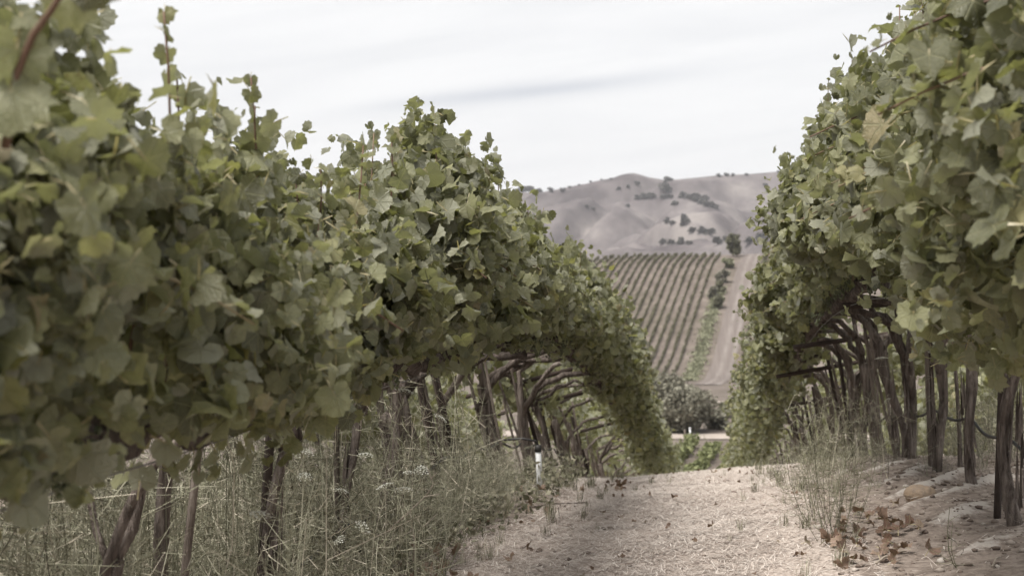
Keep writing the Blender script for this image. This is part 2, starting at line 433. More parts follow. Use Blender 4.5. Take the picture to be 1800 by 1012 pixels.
def drape_x(name, yc, w, x0, x1, mat, lift, label):
    V = []; n = 5; xs_ = np.arange(x0, x1, 1.0)
    for x in xs_:
        for k in range(n):
            y = yc(x) + w * (k / (n - 1) - .5); V.append((x, y, float(ground_z(x, y)) + lift))
    m = len(xs_)
    Q = [(i * n + k, (i + 1) * n + k, (i + 1) * n + k + 1, i * n + k + 1) for i in range(m - 1) for k in range(n - 1)]
    tag(link(name, mesh_np(name, V, [np.array(Q)], mat, True)), label, kind='structure')
drape_x('valley_track', lambda x: 95.5 + .05 * x + .4 * math.sin(x * .3), 3.6, -40, 60, M_PALEDIRT, .06, 'pale dirt track crossing the valley floor in front of the bush')
drape_x('bend_track', lambda x: 150 + .55 * x, 4.0, 0, 40, M_PALEDIRT, .08, 'pale dirt path bending away behind the valley bush')

# ------------------------------------------------------------------ far hills
RIDGE_PX = np.array([(-600, 372), (300, 350), (640, 345), (860, 338), (900, 336), (950, 337), (1000, 330), (1060, 317), (1085, 312), (1100, 306), (1110, 304), (1122, 306), (1140, 312), (1170, 317), (1195, 316), (1260, 310), (1320, 308), (1390, 303), (1480, 298), (1700, 310), (2300, 330)], float)
RX = np.array([2000 * math.tan(math.atan((p - 900) / FPX) - YAW) for p in RIDGE_PX[:, 0]]); RZ = (HOR - RIDGE_PX[:, 1]) / FPX * 2000
def hill_z(X, Y):
    H = np.interp(X, RX, RZ)
    s = np.clip((Y - 850) / 1150, 0, 1)
    prof = s ** .9 * .93 + .07 * sstep(.75, 1, s)
    base = -14 + (H + 14) * prof
    env = sstep(.03, .3, s) * (1 - sstep(.86, 1.0, s)) 
    wob = 60 * vnoise(X / 260, Y / 260, 70)
    U = (X * .8 + Y * .6 + wob) / 170; Vv = (-X * .6 + Y * .8) / 520
    rid = -1 + np.minimum(1, np.abs(vnoise(U, Vv, 31)) * 2.2)
    U2 = (X * .95 - Y * .3 + wob * .6) / 85; V2 = (X * .3 + Y * .95) / 260
    rid2 = -1 + np.minimum(1, np.abs(vnoise(U2, V2, 55)) * 2.2)
    z = base + env * (60 * rid + 26 * rid2 + 14 * vnoise(X / 330, Y / 240, 12) + 5.5 * vnoise(X / 30, Y / 44, 8) + 2.6 * vnoise(X / 11, Y / 17, 9))
    z = np.where(Y > 2000, H - (Y - 2000) * .22, z)
    return z
hx = np.concatenate([np.arange(-1300, -420, 14.0), np.arange(-420, 330, 4.5), np.arange(330, 1200, 14.0)])
hy = np.concatenate([np.arange(820, 2010, 7.0), np.arange(2030, 2500, 40)])
t = NT('dry_grass_hill'); p = t.pos()
n1 = t.noise(t.scale(p, (1, .55, 1)), .013, 8, .66); n2 = t.noise(t.scale(p, (1, .6, 1)), .06, 5, .6)
c = t.ramp(n1, [(.36, (.066, .057, .058)), (.5, (.125, .110, .109)), (.66, (.205, .185, .174))])
c = t.mix(t.M('MULTIPLY', t.mr(n2, .5, .75), .45), c, (.105, .093, .094))
M_HILL = t.done(t.bsdf(c, .95, .05))
tag(link('far_hills', grid_mesh('far_hills', hx, hy, hill_z, M_HILL)), 'bare golden-mauve hills rising beyond the valley', kind='structure')
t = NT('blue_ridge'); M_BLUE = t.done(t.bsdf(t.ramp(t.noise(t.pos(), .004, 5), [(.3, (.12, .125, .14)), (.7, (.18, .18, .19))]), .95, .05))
def blue_z(X, Y):
    return np.where(Y < 5200, 1, 0) * 0 + 330 * np.clip((Y - 3600) / 1500, 0, 1) * (1 + .16 * vnoise(X / 700, Y / 900, 2) + .06 * vnoise(X / 180, Y / 300, 3)) - 20
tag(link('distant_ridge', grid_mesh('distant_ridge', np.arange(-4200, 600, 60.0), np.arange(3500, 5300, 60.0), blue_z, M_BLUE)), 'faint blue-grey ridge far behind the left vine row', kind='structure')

# ------------------------------------------------------------------ clump foliage for bushes and far trees
def leafcloud(pts, size, jitter=.5, aspect=1.6, flat=0.0, r=rng):
    """one bent leaf (two triangles) at every point"""
    n = len(pts)
    d = r.normal(size=(n, 3)); d /= np.linalg.norm(d, axis=1)[:, None]
    e = r.normal(size=(n, 3)); e[:, 2] *= (1 - flat)
    e -= d * (e * d).sum(1)[:, None]; e /= np.linalg.norm(e, axis=1)[:, None] + 1e-9
    s = size * (1 + jitter * (r.random(n) - .5) * 2)[:, None]
    f = np.cross(d, e)
    a = pts - d * s * aspect * .5; b = pts + e * s * .5 + f * s * .15; c = pts + d * s * aspect * .5; g = pts - e * s * .5 + f * s * .15
    V = np.stack([a, b, c, g], 1).reshape(-1, 3)
    i = np.arange(n) * 4
    T = np.concatenate([np.stack([i, i + 1, i + 2], 1), np.stack([i, i + 2, i + 3], 1)])
    return V, T
def crown_points(n, lobes, r=rng, shell=.55):
    """points spread through many overlapping uneven lobes (cx,cy,cz,rx,ry,rz)"""
    w = np.array([l[3] * l[4] * l[5] for l in lobes]) ** .75; w /= w.sum()
    k = r.choice(len(lobes), n, p=w); Lb = np.array(lobes)[k]
    d = r.normal(size=(n, 3)); d /= np.linalg.norm(d, axis=1)[:, None]
    rad = (shell + (1 - shell) * r.random(n)) * (1 + .10 * r.normal(size=n))
    return Lb[:, :3] + d * rad[:, None] * Lb[:, 3:]
def make_lobes(w, h, n, r, z0=.25):
    out = []
    for i in range(n):
        a = r.uniform(0, 2 * math.pi); q = math.sqrt(r.uniform(0, 1)) * .36 * w
        zz = h * r.uniform(z0, .82); sh = 1 - .55 * max(0, zz / h - .55) / .45
        s = w * r.uniform(.15, .25)
        out.append((q * math.cos(a) * sh, q * math.sin(a) * sh, zz, s, s, s * r.uniform(.7, .95)))
    return out
def shrub(name, loc, w, h, nleaf, leaf, mat, label, cat, group=None, seed=1, limbs=5, z0=.22):
    r = np.random.default_rng(seed); root = empty(name, loc)
    lobes = make_lobes(w, h, max(9, int(16 * min(1, nleaf / 2500))), r, z0)
    V, T = leafcloud(crown_points(nleaf, lobes, r), leaf, r=r)
    V[:, 2] = np.maximum(V[:, 2], .03)
    link('crown', mesh_np('crown', V, [T], mat), root)
    b = MB(); 
    b.tube([(0, 0, -.2), (.03 * w, 0, h * .2), (.02 * w, .02 * w, h * .45)], [w * .04, w * .03, w * .02], 7, .2, seed)
    for i in range(limbs):
        l = lobes[i % len(lobes)]
        b.tube([(.02 * w, 0, h * .15), (l[0] * .5, l[1] * .5, l[2] * .55), (l[0], l[1], l[2])], [w * .022, w * .015, w * .008], 5)
    link('trunk', b.mesh('trunk', M_BARK, True), root)
    return tag(root, label, cat, group)

bx, by, _ = at(1183, 770, 98.5)
shrub('valley_bush', (bx, 99, gz(bx, 99)), 6.4, 4.5, 15000, .15, M_BUSH, 'large round grey-green bush on the valley floor', 'bush', seed=11, limbs=9, z0=.12)
x_, _, _ = at(1262, 765, 101)
shrub('small_bush', (x_, 102, gz(x_, 102)), 2.2, 1.5, 2000, .16, M_BUSH, 'small low bush at the right foot of the big valley bush', 'bush', seed=12, z0=.1)
x_, _, _ = at(1290, 745, 116)
shrub('small_bush', (x_, 118, gz(x_, 118)), 3.2, 1.4, 1600, .18, M_SHRUB, 'pale scrubby bush beside the right vine row, beyond the valley track', 'bush', seed=13, z0=.1)

# ------------------------------------------------------------------ vine rows on the facing hill
def hedge_row(name, x_of_y, y0, y1, w, h, dens, leaf, mat, label, group, seed):
    r = np.random.default_rng(seed)
    n = int((y1 - y0) * dens)
    yy = r.uniform(y0, y1, n); clump = .78 + .38 * vnoise(yy * .55, yy * 0 + seed, seed) + .2 * vnoise(yy * .09, yy * 0 + seed, seed + 5)
    base = np.array([x_of_y(a) for a in yy])
    xx = base + r.normal(size=n) * w * .42 * clump
    g = ground_z(xx, yy)
    zz = g + h * (.12 + .88 * r.random(n) ** .7) * clump
    V, T = leafcloud(np.stack([xx, yy, zz], 1), leaf, r=r)
    o = link(name, mesh_np(name, V, [T], mat))
    return tag(o, label, 'vine row', group)
def far_x(k): return lambda y: -6.2 + .0925 * (y - 277) - 1.86 * k
for k in range(30):
    ytop = 378 - .10 * k + 1.5 * math.sin(k * 1.7)
    hedge_row('hillside_vine_row', far_x(k), 268 + .25 * k, ytop, .27, .95, 50, .20, M_FARROW,
              'dark vine row on the facing hillside, %s counting left from the track' % ordinal(k + 1), 'vine rows on the facing hillside', 100 + k)
for k in range(5):
    hedge_row('hillside_vine_row', (lambda kk: lambda y: trk(y) + 6.2 + 2.1 * kk)(k), 258, 372, .62, 1.3, 30, .30, M_FARROW,
              'vine row right of the hillside dirt track, %s from the track' % ordinal(k + 1), 'vine rows right of the track', 140 + k)
for k, x0 in enumerate((-3.9, -2.35, -.75, .75, 2.3, 3.9)):
    hedge_row('young_vine_row', (lambda a: lambda y: a + .085 * (y - 91))(x0), 64, 88.5, .48, .70, 110, .17, M_YOUNGROW,
              'bright green young vine row on the valley floor, %s from the left' % ordinal(k + 1), 'young vine rows on the valley floor', 160 + k)
# weeds, shrubs and one tree on the strip between the vines and the track
def strip_x(y): return -2.6 + .0915 * (y - 277)
n = 5200; yy = rng.uniform(262, 335, n); xx = np.array([strip_x(a) for a in yy]) + rng.normal(size=n) * .75
V, T = leafcloud(np.stack([xx, yy, ground_z(xx, yy) + .1 + .65 * rng.random(n) * (.6 + .5 * vnoise(yy * .4, yy * 0, 3))], 1), .3)
tag(link('strip_weeds', mesh_np('strip_weeds', V, [T], M_PALEWEED)), 'pale green weeds between hillside vines and dirt track', kind='stuff')
for i, (px, py, Y, w, h, mat, lab) in enumerate([
        (1290, 452, 372, 4.6, 6.8, M_SHRUB, 'tall rounded tree at the top of the hillside track'),
        (1279, 478, 352, 3.4, 3.0, M_PALEWEED, 'pale shrub just below the tall hilltop tree'),
        (1270, 497, 338, 3.4, 3.8, M_BUSH, 'dark shrub beside the upper hillside track'),
        (1267, 515, 330, 3.2, 2.8, M_SHRUB, 'round olive shrub halfway up the hillside track'),
        (1252, 528, 325, 2.6, 3.2, M_BUSH, 'darkest shrub at the edge of the last hillside vine row'),
        (1262, 540, 318, 3.6, 2.6, M_SHRUB, 'lowest shrub in the line along the hillside track')]):
    X, Yq, _ = at(px, py, Y)
    shrub('tree' if i == 0 else 'hillside_shrub', (X, Y, gz(X, Y)), w, h, 2600 if i == 0 else 1500, .34, mat, lab, 'tree' if i == 0 else 'shrub', None if i == 0 else 'shrubs along the hillside track', 30 + i, z0=.14)

# oaks on the far hills
def hill_hit(px, py):
    a = math.atan((px - 900) / FPX) - YAW
    Yv = np.arange(860, 2003, 2.0); X = Yv * math.tan(a); d = -X * math.sin(YAW) + Yv * math.cos(YAW)
    zr = -(py - HOR) / FPX * d; h = hill_z(X, Yv)
    k = np.where(h >= zr)[0]
    k = k[0] if len(k) else len(Yv) - 2
    return X[k], Yv[k], float(h[k]), d[k]
oak_meshes = []
for v in range(5):
    r = np.random.default_rng(60 + v)
    V, T = leafcloud(crown_points(520, make_lobes(1.0, .78, 12, r, .18), r, .7), .10, r=r)
    V[:, 2] = np.maximum(V[:, 2], .01)
    b = MB(); b.tube([(0, 0, -.15), (.01, 0, .2), (.02, .01, .42)], [.05, .04, .02], 6)
    oak_meshes.append((mesh_np('oak_crown', V, [T], M_OAK), b.mesh('oak_trunk', M_BARK, True)))
OAKS = {
 'dark oak on the skyline left of the hill\'s pointed top': [(908, 341, 15), (919, 338, 17), (931, 336, 18), (947, 337, 13), (968, 338, 13), (989, 338, 12), (1001, 331, 7), (1018, 327, 5), (1038, 321, 6), (1057, 317, 5), (1074, 316, 6)],
 'small dark oak on the skyline right of the hill\'s pointed top': [(1172, 318, 12), (1180, 318, 8), (1263, 311, 11), (1277, 310, 10), (1288, 310, 8), (1312, 309, 8), (1368, 304, 6)],
 'largest lone dark oak, just below the ridge': [(1168, 338, 27)],
 'lone small oak near the ridge beside the right vines': [(1345, 327, 9)],
 'dark oak in the flat grove below the largest lone oak': [(1120, 351, 14), (1132, 350, 17), (1145, 349, 17), (1165, 349, 15), (1177, 349, 12)],
 'dark oak in the long grove slanting down the right slope': [(1199, 348, 16), (1211, 350, 16), (1222, 355, 20), (1235, 360, 21), (1247, 364, 19), (1259, 367, 13), (1225, 348, 14), (1240, 352, 14)],
 'small round oak alone under the slanting grove': [(1186, 361, 15)],
 'tiny oak alone in the middle of the slope': [(1202, 382, 9)],
 'oak in the loose cluster midway down the slope': [(1172, 390, 13), (1182, 397, 12), (1205, 396, 18), (1199, 400, 10)],
 'oak in the clump low on the slope, above the vineyard crest': [(1218, 411, 15), (1232, 412, 16), (1245, 413, 16), (1253, 409, 12)],
 'oak in the dark belt just above the hillside vineyard': [(1166, 428, 16), (1180, 430, 14), (1196, 429, 18), (1212, 430, 12), (1262, 430, 20), (1276, 426, 17), (1318, 427, 18), (1334, 425, 18), (1348, 421, 16)],
 'faint small oak low on the slope beside the right vines': [(1338, 393, 8), (1353, 395, 8)],
 'low scrubby oak in the gully below the pointed top': [(1088, 334, 9), (1104, 331, 9), (1120, 326, 11)],
 'low scrub oak in the shaded gully of the left slope': [(1032, 366, 9), (1042, 371, 9), (1104, 364, 10)]}
ki = 0
for lab, lst in OAKS.items():
    for (px, py, w) in lst:
        X, Y, z, d = hill_hit(px, py); sc = w * d / FPX * 1.1
        root = empty('oak_tree', (X, Y, z - .03 * sc), ki * 1.3)
        root.scale = (sc, sc, sc * (.72 + .2 * ((ki * 37) % 10) / 10))
        cm, tm = oak_meshes[ki % 5]
        link('crown', cm, root); link('trunk', tm, root)
        tag(root, lab if len(lst) == 1 else lab + ', %s from the left' % ordinal(1 + sorted(q[0] for q in lst).index(px)), 'tree', 'oaks on the far hills'); ki += 1

# ------------------------------------------------------------------ vine leaves
def leaf_shape(seed, fold, droop, wave, curl, serr=.06):
    r = np.random.default_rng(seed)
    n = 24
    keyA = np.array([0, 22, 48, 78, 108, 140, 163, 180]); keyR = np.array([1.0, .90, .95, .86, .88, .77, .62, .20])
    keyR = keyR * (1 + .06 * r.normal(size=8))
    out = []; mid = []
    for i in range(n):
        a = -180 + 360 * (i + .5) / n
        rr = np.interp(abs(a), keyA, keyR) * (1 + serr * (1 if i % 2 else -1)) * (1 + .03 * r.normal())
        out.append((rr * math.sin(R(a)), rr * math.cos(R(a))))
    for i in range(n // 2):
        p0 = out[2 * i]; p1 = out[2 * i + 1]; mid.append(((p0[0] + p1[0]) * .27, (p0[1] + p1[1]) * .27))
    xy = np.array([(0, 0)] + mid + out)
    x, y = xy[:, 0], xy[:, 1]; th = np.arctan2(x, y); rr = np.hypot(x, y)
    z = fold * np.abs(x) - droop * np.sign(y) * y * y * .6 - curl * x * x + wave * np.sin(3 * th + seed) * rr ** 2 + .5 * wave * np.sin(7 * th + seed * 2) * rr ** 2
    V = np.stack([x, y, z], 1)
    m = n // 2; T = []
    for i in range(m):
        j = (i + 1) % m
        if i != m - 1: T.append((0, 1 + i, 1 + j))
        o0, o1 = 1 + m + 2 * i, 1 + m + 2 * i + 1
        T.append((1 + i, o0, o1))
        if i != m - 1:
            o2 = 1 + m + 2 * j
            T.append((1 + i, o1, 1 + j)); T.append((1 + j, o1, o2))
    # petiole: a thin two-sided strip running back into the canopy
    k = len(V); w = .034
    P = np.array([(-w, .02, .005), (w, .02, .005), (w, -.95, -.42), (-w, -.95, -.42), (0, -.45, -.10)])
    T += [(k, k + 1, k + 4), (k + 1, k + 2, k + 4), (k + 2, k + 3, k + 4), (k + 3, k, k + 4)]
    V = np.concatenate([V, P]); uv = np.concatenate([xy, np.full((5, 2), 3.0)])
    T = np.array(T)[:, ::-1]
    return V, T, uv
LS = [leaf_shape(1, .15, .30, .14, .05), leaf_shape(2, -.25, .45, .12, .15), leaf_shape(3, .50, .15, .16, 0), leaf_shape(4, -.05, .75, .16, .35),
      leaf_shape(5, .05, .1, .24, .55), leaf_shape(6, .30, .55, .10, -.2), leaf_shape(7, -.45, .3, .18, .4), leaf_shape(8, .85, .35, .14, .0), leaf_shape(9, 0, 1.0, .16, .1), leaf_shape(10, .1, -.2, .26, .2)]
NLS = len(LS)
def low_leaf(q):
    V, T, uv = q; o = V[13:37]; idx = [o[i] * (1.03 if i % 2 else .97) for i in range(1, 24, 2)]
    V2 = np.array([V[0]] + idx); T2 = np.array([(0, 1 + i, 2 + i) for i in range(11)])[:, ::-1]
    return V2, T2, V2[:, :2] * 1.0
LS_LOW = [low_leaf(q) for q in LS]
def med_leaf(q):
    V, T, uv = q; V2 = np.concatenate([V[:1], V[13:37]]); return V2, np.array([(0, 1 + i, 2 + i) for i in range(23)])[:, ::-1], V2[:, :2] * 1.0
LS_MED = [med_leaf(q) for q in LS]
LEAF_ME = [mesh_np('leaf', V, [T], M_LEAF, True, uv) for V, T, uv in LS]
YOUNG_ME = [mesh_np('young_leaf', V, [T], M_LEAFYOUNG, True, uv) for V, T, uv in LS[:5]]
DRY_ME = [mesh_np('dry_leaf', *(lambda q: (q[0], [q[1]], M_DRYLEAF, True, q[2]))(leaf_shape(20 + i, .25 + .1 * i, .5 - .2 * i, .3, -.3, .07))) for i in range(4)]

def leaf_frames(pos, out_dir, r, up=.42, rnd=1.05, tipdown=.8):
    """rotation matrices (n,3,3) columns = leaf x, y(tip), z(normal)"""
    n = len(pos)
    nz = out_dir * .8 + np.array([0, 0, up]) + rnd * r.normal(size=(n, 3)); nz /= np.linalg.norm(nz, axis=1)[:, None]
    tp = np.array([0, 0, -tipdown]) + .55 * r.normal(size=(n, 3)) + out_dir * .25
    tp -= nz * (tp * nz).sum(1)[:, None]; tp /= np.linalg.norm(tp, axis=1)[:, None] + 1e-9
    xx = np.cross(tp, nz)
    return np.stack([xx, tp, nz], 2)
def leaf_mass(name, pos, frames, size, r, mat, parent, shapes=None):
    """the leaves past the limit, joined into one part"""
    shapes = shapes or LS
    Vs, Ts, Us, n0 = [], [], [], 0
    kind = r.integers(0, NLS, len(pos))
    for k in range(NLS):
        idx = np.where(kind == k)[0]
        if not len(idx): continue
        V, T, uv = shapes[k]
        W_ = np.einsum('nij,vj->nvi', frames[idx], V) * size[idx][:, None, None] + pos[idx][:, None, :]
        Vs.append(W_.reshape(-1, 3)); m = len(V)
        Ts.append((T[None] + (np.arange(len(idx)) * m)[:, None, None]).reshape(-1, 3) + n0); n0 += len(idx) * m
        Us.append(np.tile(uv, (len(idx), 1)))
    o = link(name, mesh_np(name, np.concatenate(Vs), [np.concatenate(Ts)], mat, True, np.concatenate(Us)), parent)
    o['kind'] = 'stuff'
    return o
def put_leaves(root, pos, frames, size, r, young=None):
    for i in range(len(pos)):
        y = young is not None and young[i]
        me = YOUNG_ME[int(r.integers(0, 5))] if y else LEAF_ME[int(r.integers(0, NLS))]
        o = bpy.data.objects.new('leaf', me); COL.objects.link(o); o.parent = root
        m = np.eye(4); m[:3, :3] = frames[i] * size[i]; m[:3, 3] = pos[i]
        o.matrix_basis = Matrix(m.tolist())

# row definitions: side s = -1 left, +1 right
ROWS = {
 'left': dict(s=-1, xt=-1.62, xc=-1.14, face=.21, lean=-.20, cord=1.10, top=[(1, .12), (2.0, .25), (2.5, .40), (3.0, .30), (3.4, .25), (3.9, .30), (4.5, .33), (5.1, .48), (5.7, .55), (6.4, .48), (7.4, .40), (8.4, .30), (9.6, .17), (11, .09), (13.5, .02)]),
 'right': dict(s=1, xt=1.45, xc=.93, face=.40, lean=-.09, cord=1.12, top=[(2.6, .80), (4.5, .80), (6.4, .80), (8, .76), (9.3, .74), (11, .60), (13.5, .36)])}
def canopy_top(row, Y):
    """world z of the leafy top"""
    Y = np.asarray(Y, float); tt = ROWS[row]['top']; yl = tt[-1][0]
    return np.where(Y <= yl, np.interp(Y, [a for a, b in tt], [b for a, b in tt]), ground_z(ROWS[row]['xt'] + 0 * Y, Y) + 1.95 + .09 * np.sin(Y * 1.3) + .05 * np.sin(Y * 2.9))

def row_lean(row, Y):
    return float(np.interp(Y, [3, 6, 9, 14], [.14, .02, -.22, -.27])) if row == 'left' else float(np.interp(Y, [7, 9, 12, 16], [.03, -.03, -.13, -.2]))

def grape_bunch_mesh(seed):
    r = np.random.default_rng(seed); b = MB()
    ico = np.array([(0, 0, 1), (.894, 0, .447), (.276, .851, .447), (-.724, .526, .447), (-.724, -.526, .447), (.276, -.851, .447), (.724, .526, -.447), (-.276, .851, -.447), (-.894, 0, -.447), (-.276, -.851, -.447), (.724, -.526, -.447), (0, 0, -1)])
    tri = [(0, 1, 2), (0, 2, 3), (0, 3, 4), (0, 4, 5), (0, 5, 1), (1, 6, 2), (2, 7, 3), (3, 8, 4), (4, 9, 5), (5, 10, 1), (2, 6, 7), (3, 7, 8), (4, 8, 9), (5, 9, 10), (1, 10, 6), (6, 11, 7), (7, 11, 8), (8, 11, 9), (9, 11, 10), (10, 11, 6)]
    for i in range(34):
        h = r.random(); w = .035 * (1 - .75 * h); a = r.uniform(0, 6.28)
        b.add(ico * .0075 + (w * math.cos(a), w * math.sin(a), -.015 - .11 * h), tri)
    return b.mesh('grape_bunch', M_GRAPE, True)
GRAPES = [grape_bunch_mesh(i) for i in range(3)]

def second_trunk(root, r, D, L, seed, lean, k, n, xt, Y, g):
    oy = L * r.uniform(.3, .6) * r.choice([-1, 1]); ox = .10 * r.normal(); hd = D['cord'] * r.uniform(.75, .95); r0 = (.012 if Y < 6.5 else .018) + .012 * r.random()
    oz = gz(xt + ox, Y + oy) - g; ln = lean + .07 * r.normal(); b = MB(); tw = .02 + .03 * r.random(); xin = D['xc'] - xt
    pts = [(ox + ln * hd * q + tw * math.sin(q * 5 + seed), oy + tw * math.sin(q * 4 + seed * 3), oz - .05 + (hd + .05) * q) for q in np.linspace(0, 1, n)]
    e = np.array(pts[-1]); end = np.array([xin * r.uniform(.7, 1), oy + .3 * r.normal(), D['cord'] + oz])
    pts += [e * (1 - q) + end * q + np.array([0, 0, .07 * math.sin(math.pi * q)]) for q in (.3, .6, 1.0)]
    rad = list(r0 * (1.2 - .35 * np.linspace(0, 1, n))) + [r0 * .8, r0 * .7, r0 * .6]
    b.tube(pts, rad, max(6, k - 4), .3, seed * 3.1, .5)
    link('trunk', b.mesh('trunk', M_BARK, True), root)

HOLES = {'right': [(5.9, .13, .26), (6.35, .0, .22)], 'left': []}
def make_vine(row, Y, L, label, group, nshell, nmass, ncane=9, seed=0, detail=1):
    D = ROWS[row]; s = D['s']; r = np.random.default_rng(seed * 13 + 5)
    xt = D['xt'] + .05 * r.normal(); g = gz(xt, Y)
    root = empty('grapevine', (xt, Y, g)); tag(root, label, 'grapevine', group)
    beyond = min(1.0, max(0, (Y - 8) / 8))
    lean = row_lean(row, Y) + .03 * r.normal(); lny = .05 * r.normal()
    hd = D['cord'] * (.70 + .08 * r.normal())                 # height where the trunk forks
    k = 16 if detail else 7
    # trunk
    b = MB(); n = 14 if detail else 6; pts = []; rad = []
    r0 = (.0125 if Y < 6.5 else .023) + (.007 if Y < 6.5 else .011) * r.random(); tw = .02 + .03 * r.random()
    for i in range(n):
        q = i / (n - 1)
        pts.append((lean * hd * q + tw * (math.sin(q * 4.2 + seed) - math.sin(seed)), lny * hd * q + tw * math.sin(q * 6 + seed * 2), -.05 + (hd + .05) * q))
        rad.append(r0 * (1.25 - .45 * math.sin(math.pi * min(1, q * 1.1)) ** .8 + .25 * max(0, q - .85)))
    b.tube(pts, rad, k, .30, seed * 1.7, .55)
    if detail:                                               # shaggy strips of loose bark
        for i in range(26):
            a = r.uniform(0, 6.28); h0 = r.uniform(.05, hd * .6); l = r.uniform(.1, .3)
            q0, q1 = h0 / hd, (h0 + l) / hd
            rr = r0 * .97
            c0 = np.array([lean * hd * q0 + rr * math.cos(a), lny * hd * q0 + rr * math.sin(a), h0]); c1 = np.array([lean * hd * q1 + rr * math.cos(a), lny * hd * q1 + rr * math.sin(a), min(h0 + l, hd)])
            o_ = np.array([math.cos(a), math.sin(a), 0]); w_ = np.array([-math.sin(a), math.cos(a), 0]) * .007
            b.add([c0 - w_ + o_ * .012, c0 + w_ + o_ * .012, (c0 + c1) / 2 + w_ + o_ * .004, c1, (c0 + c1) / 2 - w_ + o_ * .004], [(2, 3, 4)], [(0, 1, 2, 4)])
    link('trunk', b.mesh('trunk', M_BARK, True), root)
    head = np.array(pts[-1])
    second_trunk(root, r, D, L, seed, lean, k, n, xt, Y, g) if r.random() < .75 else None
    xin = D['xc'] - xt; cz = D['cord']
    slope = (gz(xt, Y + .5) - gz(xt, Y - .5))
    # arms reaching from the trunk head to the two cordons
    arms = [(xin, .22 + .2 * r.normal(), .022 + .008 * r.random())]
    if Y > 14: arms = [(a_, b_, c_ * .75) for a_, b_, c_ in arms] if r.random() < .65 else []
    if r.random() < (.7 if Y < 14 else .25): arms.append((xin * r.uniform(.8, 1), -.25 + .18 * r.normal(), .018 + .009 * r.random()))
    if r.random() < .55: arms.append((-xin * .85, .25 * r.normal(), .017 + .007 * r.random()))
    for (dx, dy, rr) in ([(a_, b_, c_ * .55) for a_, b_, c_ in arms] if Y < 4.2 and row == 'left' else arms):
        b = MB(); end = np.array([dx, dy, cz + slope * dy + .05 * r.normal()])
        ctrl = np.array([head[0] * r.uniform(.6, .95) + dx * .2, dy * .4, cz * r.uniform(.93, 1.08)])
        pp = []
        for i in range(9):
            q = i / 8; pp.append((1 - q) ** 2 * (head - (0, 0, .05)) + 2 * q * (1 - q) * ctrl + q * q * end + .014 * r.normal(size=3))
        b.tube(pp, np.linspace(rr * 1.15, rr * .85, 9), 9 if detail else 6, .25, seed + dy * 9, .15)
        link('arm', b.mesh('arm', M_CORDON if r.random() < .6 else M_BARK, True), root)
    # gnarled cordon with spurs on the lane side
    b = MB(); pp = []; rd = []
    for i in range(15):
        q = i / 14 - .5; pp.append((xin + .02 * math.sin(q * 14 + seed), q * L, cz + slope * q * L + .018 * math.sin(q * 19 + seed)))
        rd.append(.024 + .012 * abs(math.sin(q * 17 + seed * 1.3)))
    b.tube(pp, rd, 9 if detail else 6, .45, seed * 2.1, .2)
    for i in range(11 if detail else 4):
        q = r.uniform(-.48, .48); c = np.array([xin, q * L, cz + slope * q * L])
        d = np.array([-s * r.uniform(-.4, 1.0), r.normal() * .5, r.uniform(.3, 1.2)]); d /= np.linalg.norm(d); ln = r.uniform(.04, .11)
        b.tube([c, c + d * ln * .6, c + d * ln + .012 * r.normal(size=3)], [.017, .018, .012], 6, .5, seed + i)
    link('cordon', b.mesh('cordon', M_CORDON, True), root)
    # the canopy envelope
    ft = D['face'] * (1 if Y < 8 else r.uniform(.65, 1.2) * (.75 if row == 'right' and Y > 10 else 1)); dtop = 0 if Y < 9 else .11 * float(r.normal()); out = np.array([-s, 0, 0.0]); hmin = float(np.interp(Y, [4.4, 4.6, 10, 13, 18, 27], [.02, .10, .10, .08, -.08, -.42])) if row == 'left' else float(np.interp(Y, [4.8, 5.0, 10.5, 14, 18, 27], [-.12, .19, .15, .08, -.10, -.42]))
    def face_off(y, h, hm):
        f = h / np.maximum(hm, .1); wy = Y + y
        prof = .62 + .38 * np.sin(math.pi * np.clip(.18 + .75 * f, 0, 1)) - .45 * np.maximum(0, f - .78) / .25
        rg = 1 if Y < 10 else 1.7
        return ft * prof + rg * .12 * vnoise(wy * 2.1, h * 2.6 + s * 7, 21) + .09 * vnoise(wy * 5.5, h * 6 + s * 7, 22) + .04 * vnoise(wy * 13, h * 14, 23)
    def top_h(y):
        w = Y + np.asarray(y, float)
        return canopy_top(row, w) + dtop - g - cz + .12 * vnoise(w * 2.3, s * 9.1 + 0 * w, 25) + .10 * vnoise(w * 6.1, s * 9.1 + 0 * w, 26)
    def holes(y, h, keep):
        ok = np.ones(len(y), bool)
        for a, b_, c_ in HOLES[row]: ok &= ~(((Y + y - a) ** 2 + (h - b_) ** 2 < c_ ** 2) & (r.random(len(y)) < keep))
        return ok
    def leafsize(n): return (.035 if Y < 4.6 and row == 'left' else (.040 if Y < 11 else .047)) * (.42 + .95 * r.random(n) ** 1.4)
    n = nshell; y = r.uniform(-.55, .55, n) * L; hm = top_h(y); h = hmin * r.random(n) ** .4 * (.6 + .4 * vnoise((Y + y) * 3.1, 0 * y, 77)) if hmin < 0 else hmin + 0 * y
    h = h + r.random(n) * (hm - h)
    low = r.random(n) < .05; h = np.where(low, hmin - r.random(n) * .13, h)
    w = face_off(y, h, hm); w = np.where(low, w * r.uniform(.4, .9, n), w)
    tp = r.random(n) < .14; h = np.where(tp, hm * r.uniform(.88, 1.06, n), h); w = np.where(tp, w * r.uniform(-1, .8, n), w)
    X_ = xin - s * (w - r.exponential(.085, n) + .03 * r.normal(size=n))
    gap = vnoise((Y + y) * 4.3, h * 4.6 + s * 3, 61) + .6 * vnoise((Y + y) * 9.7, h * 10 + s * 3, 62)
    ok = holes(y, h, .8) & ~((gap < -.14) & (r.random(n) < .8))
    P = np.stack([X_, y, cz + slope * y + h], 1)[ok]
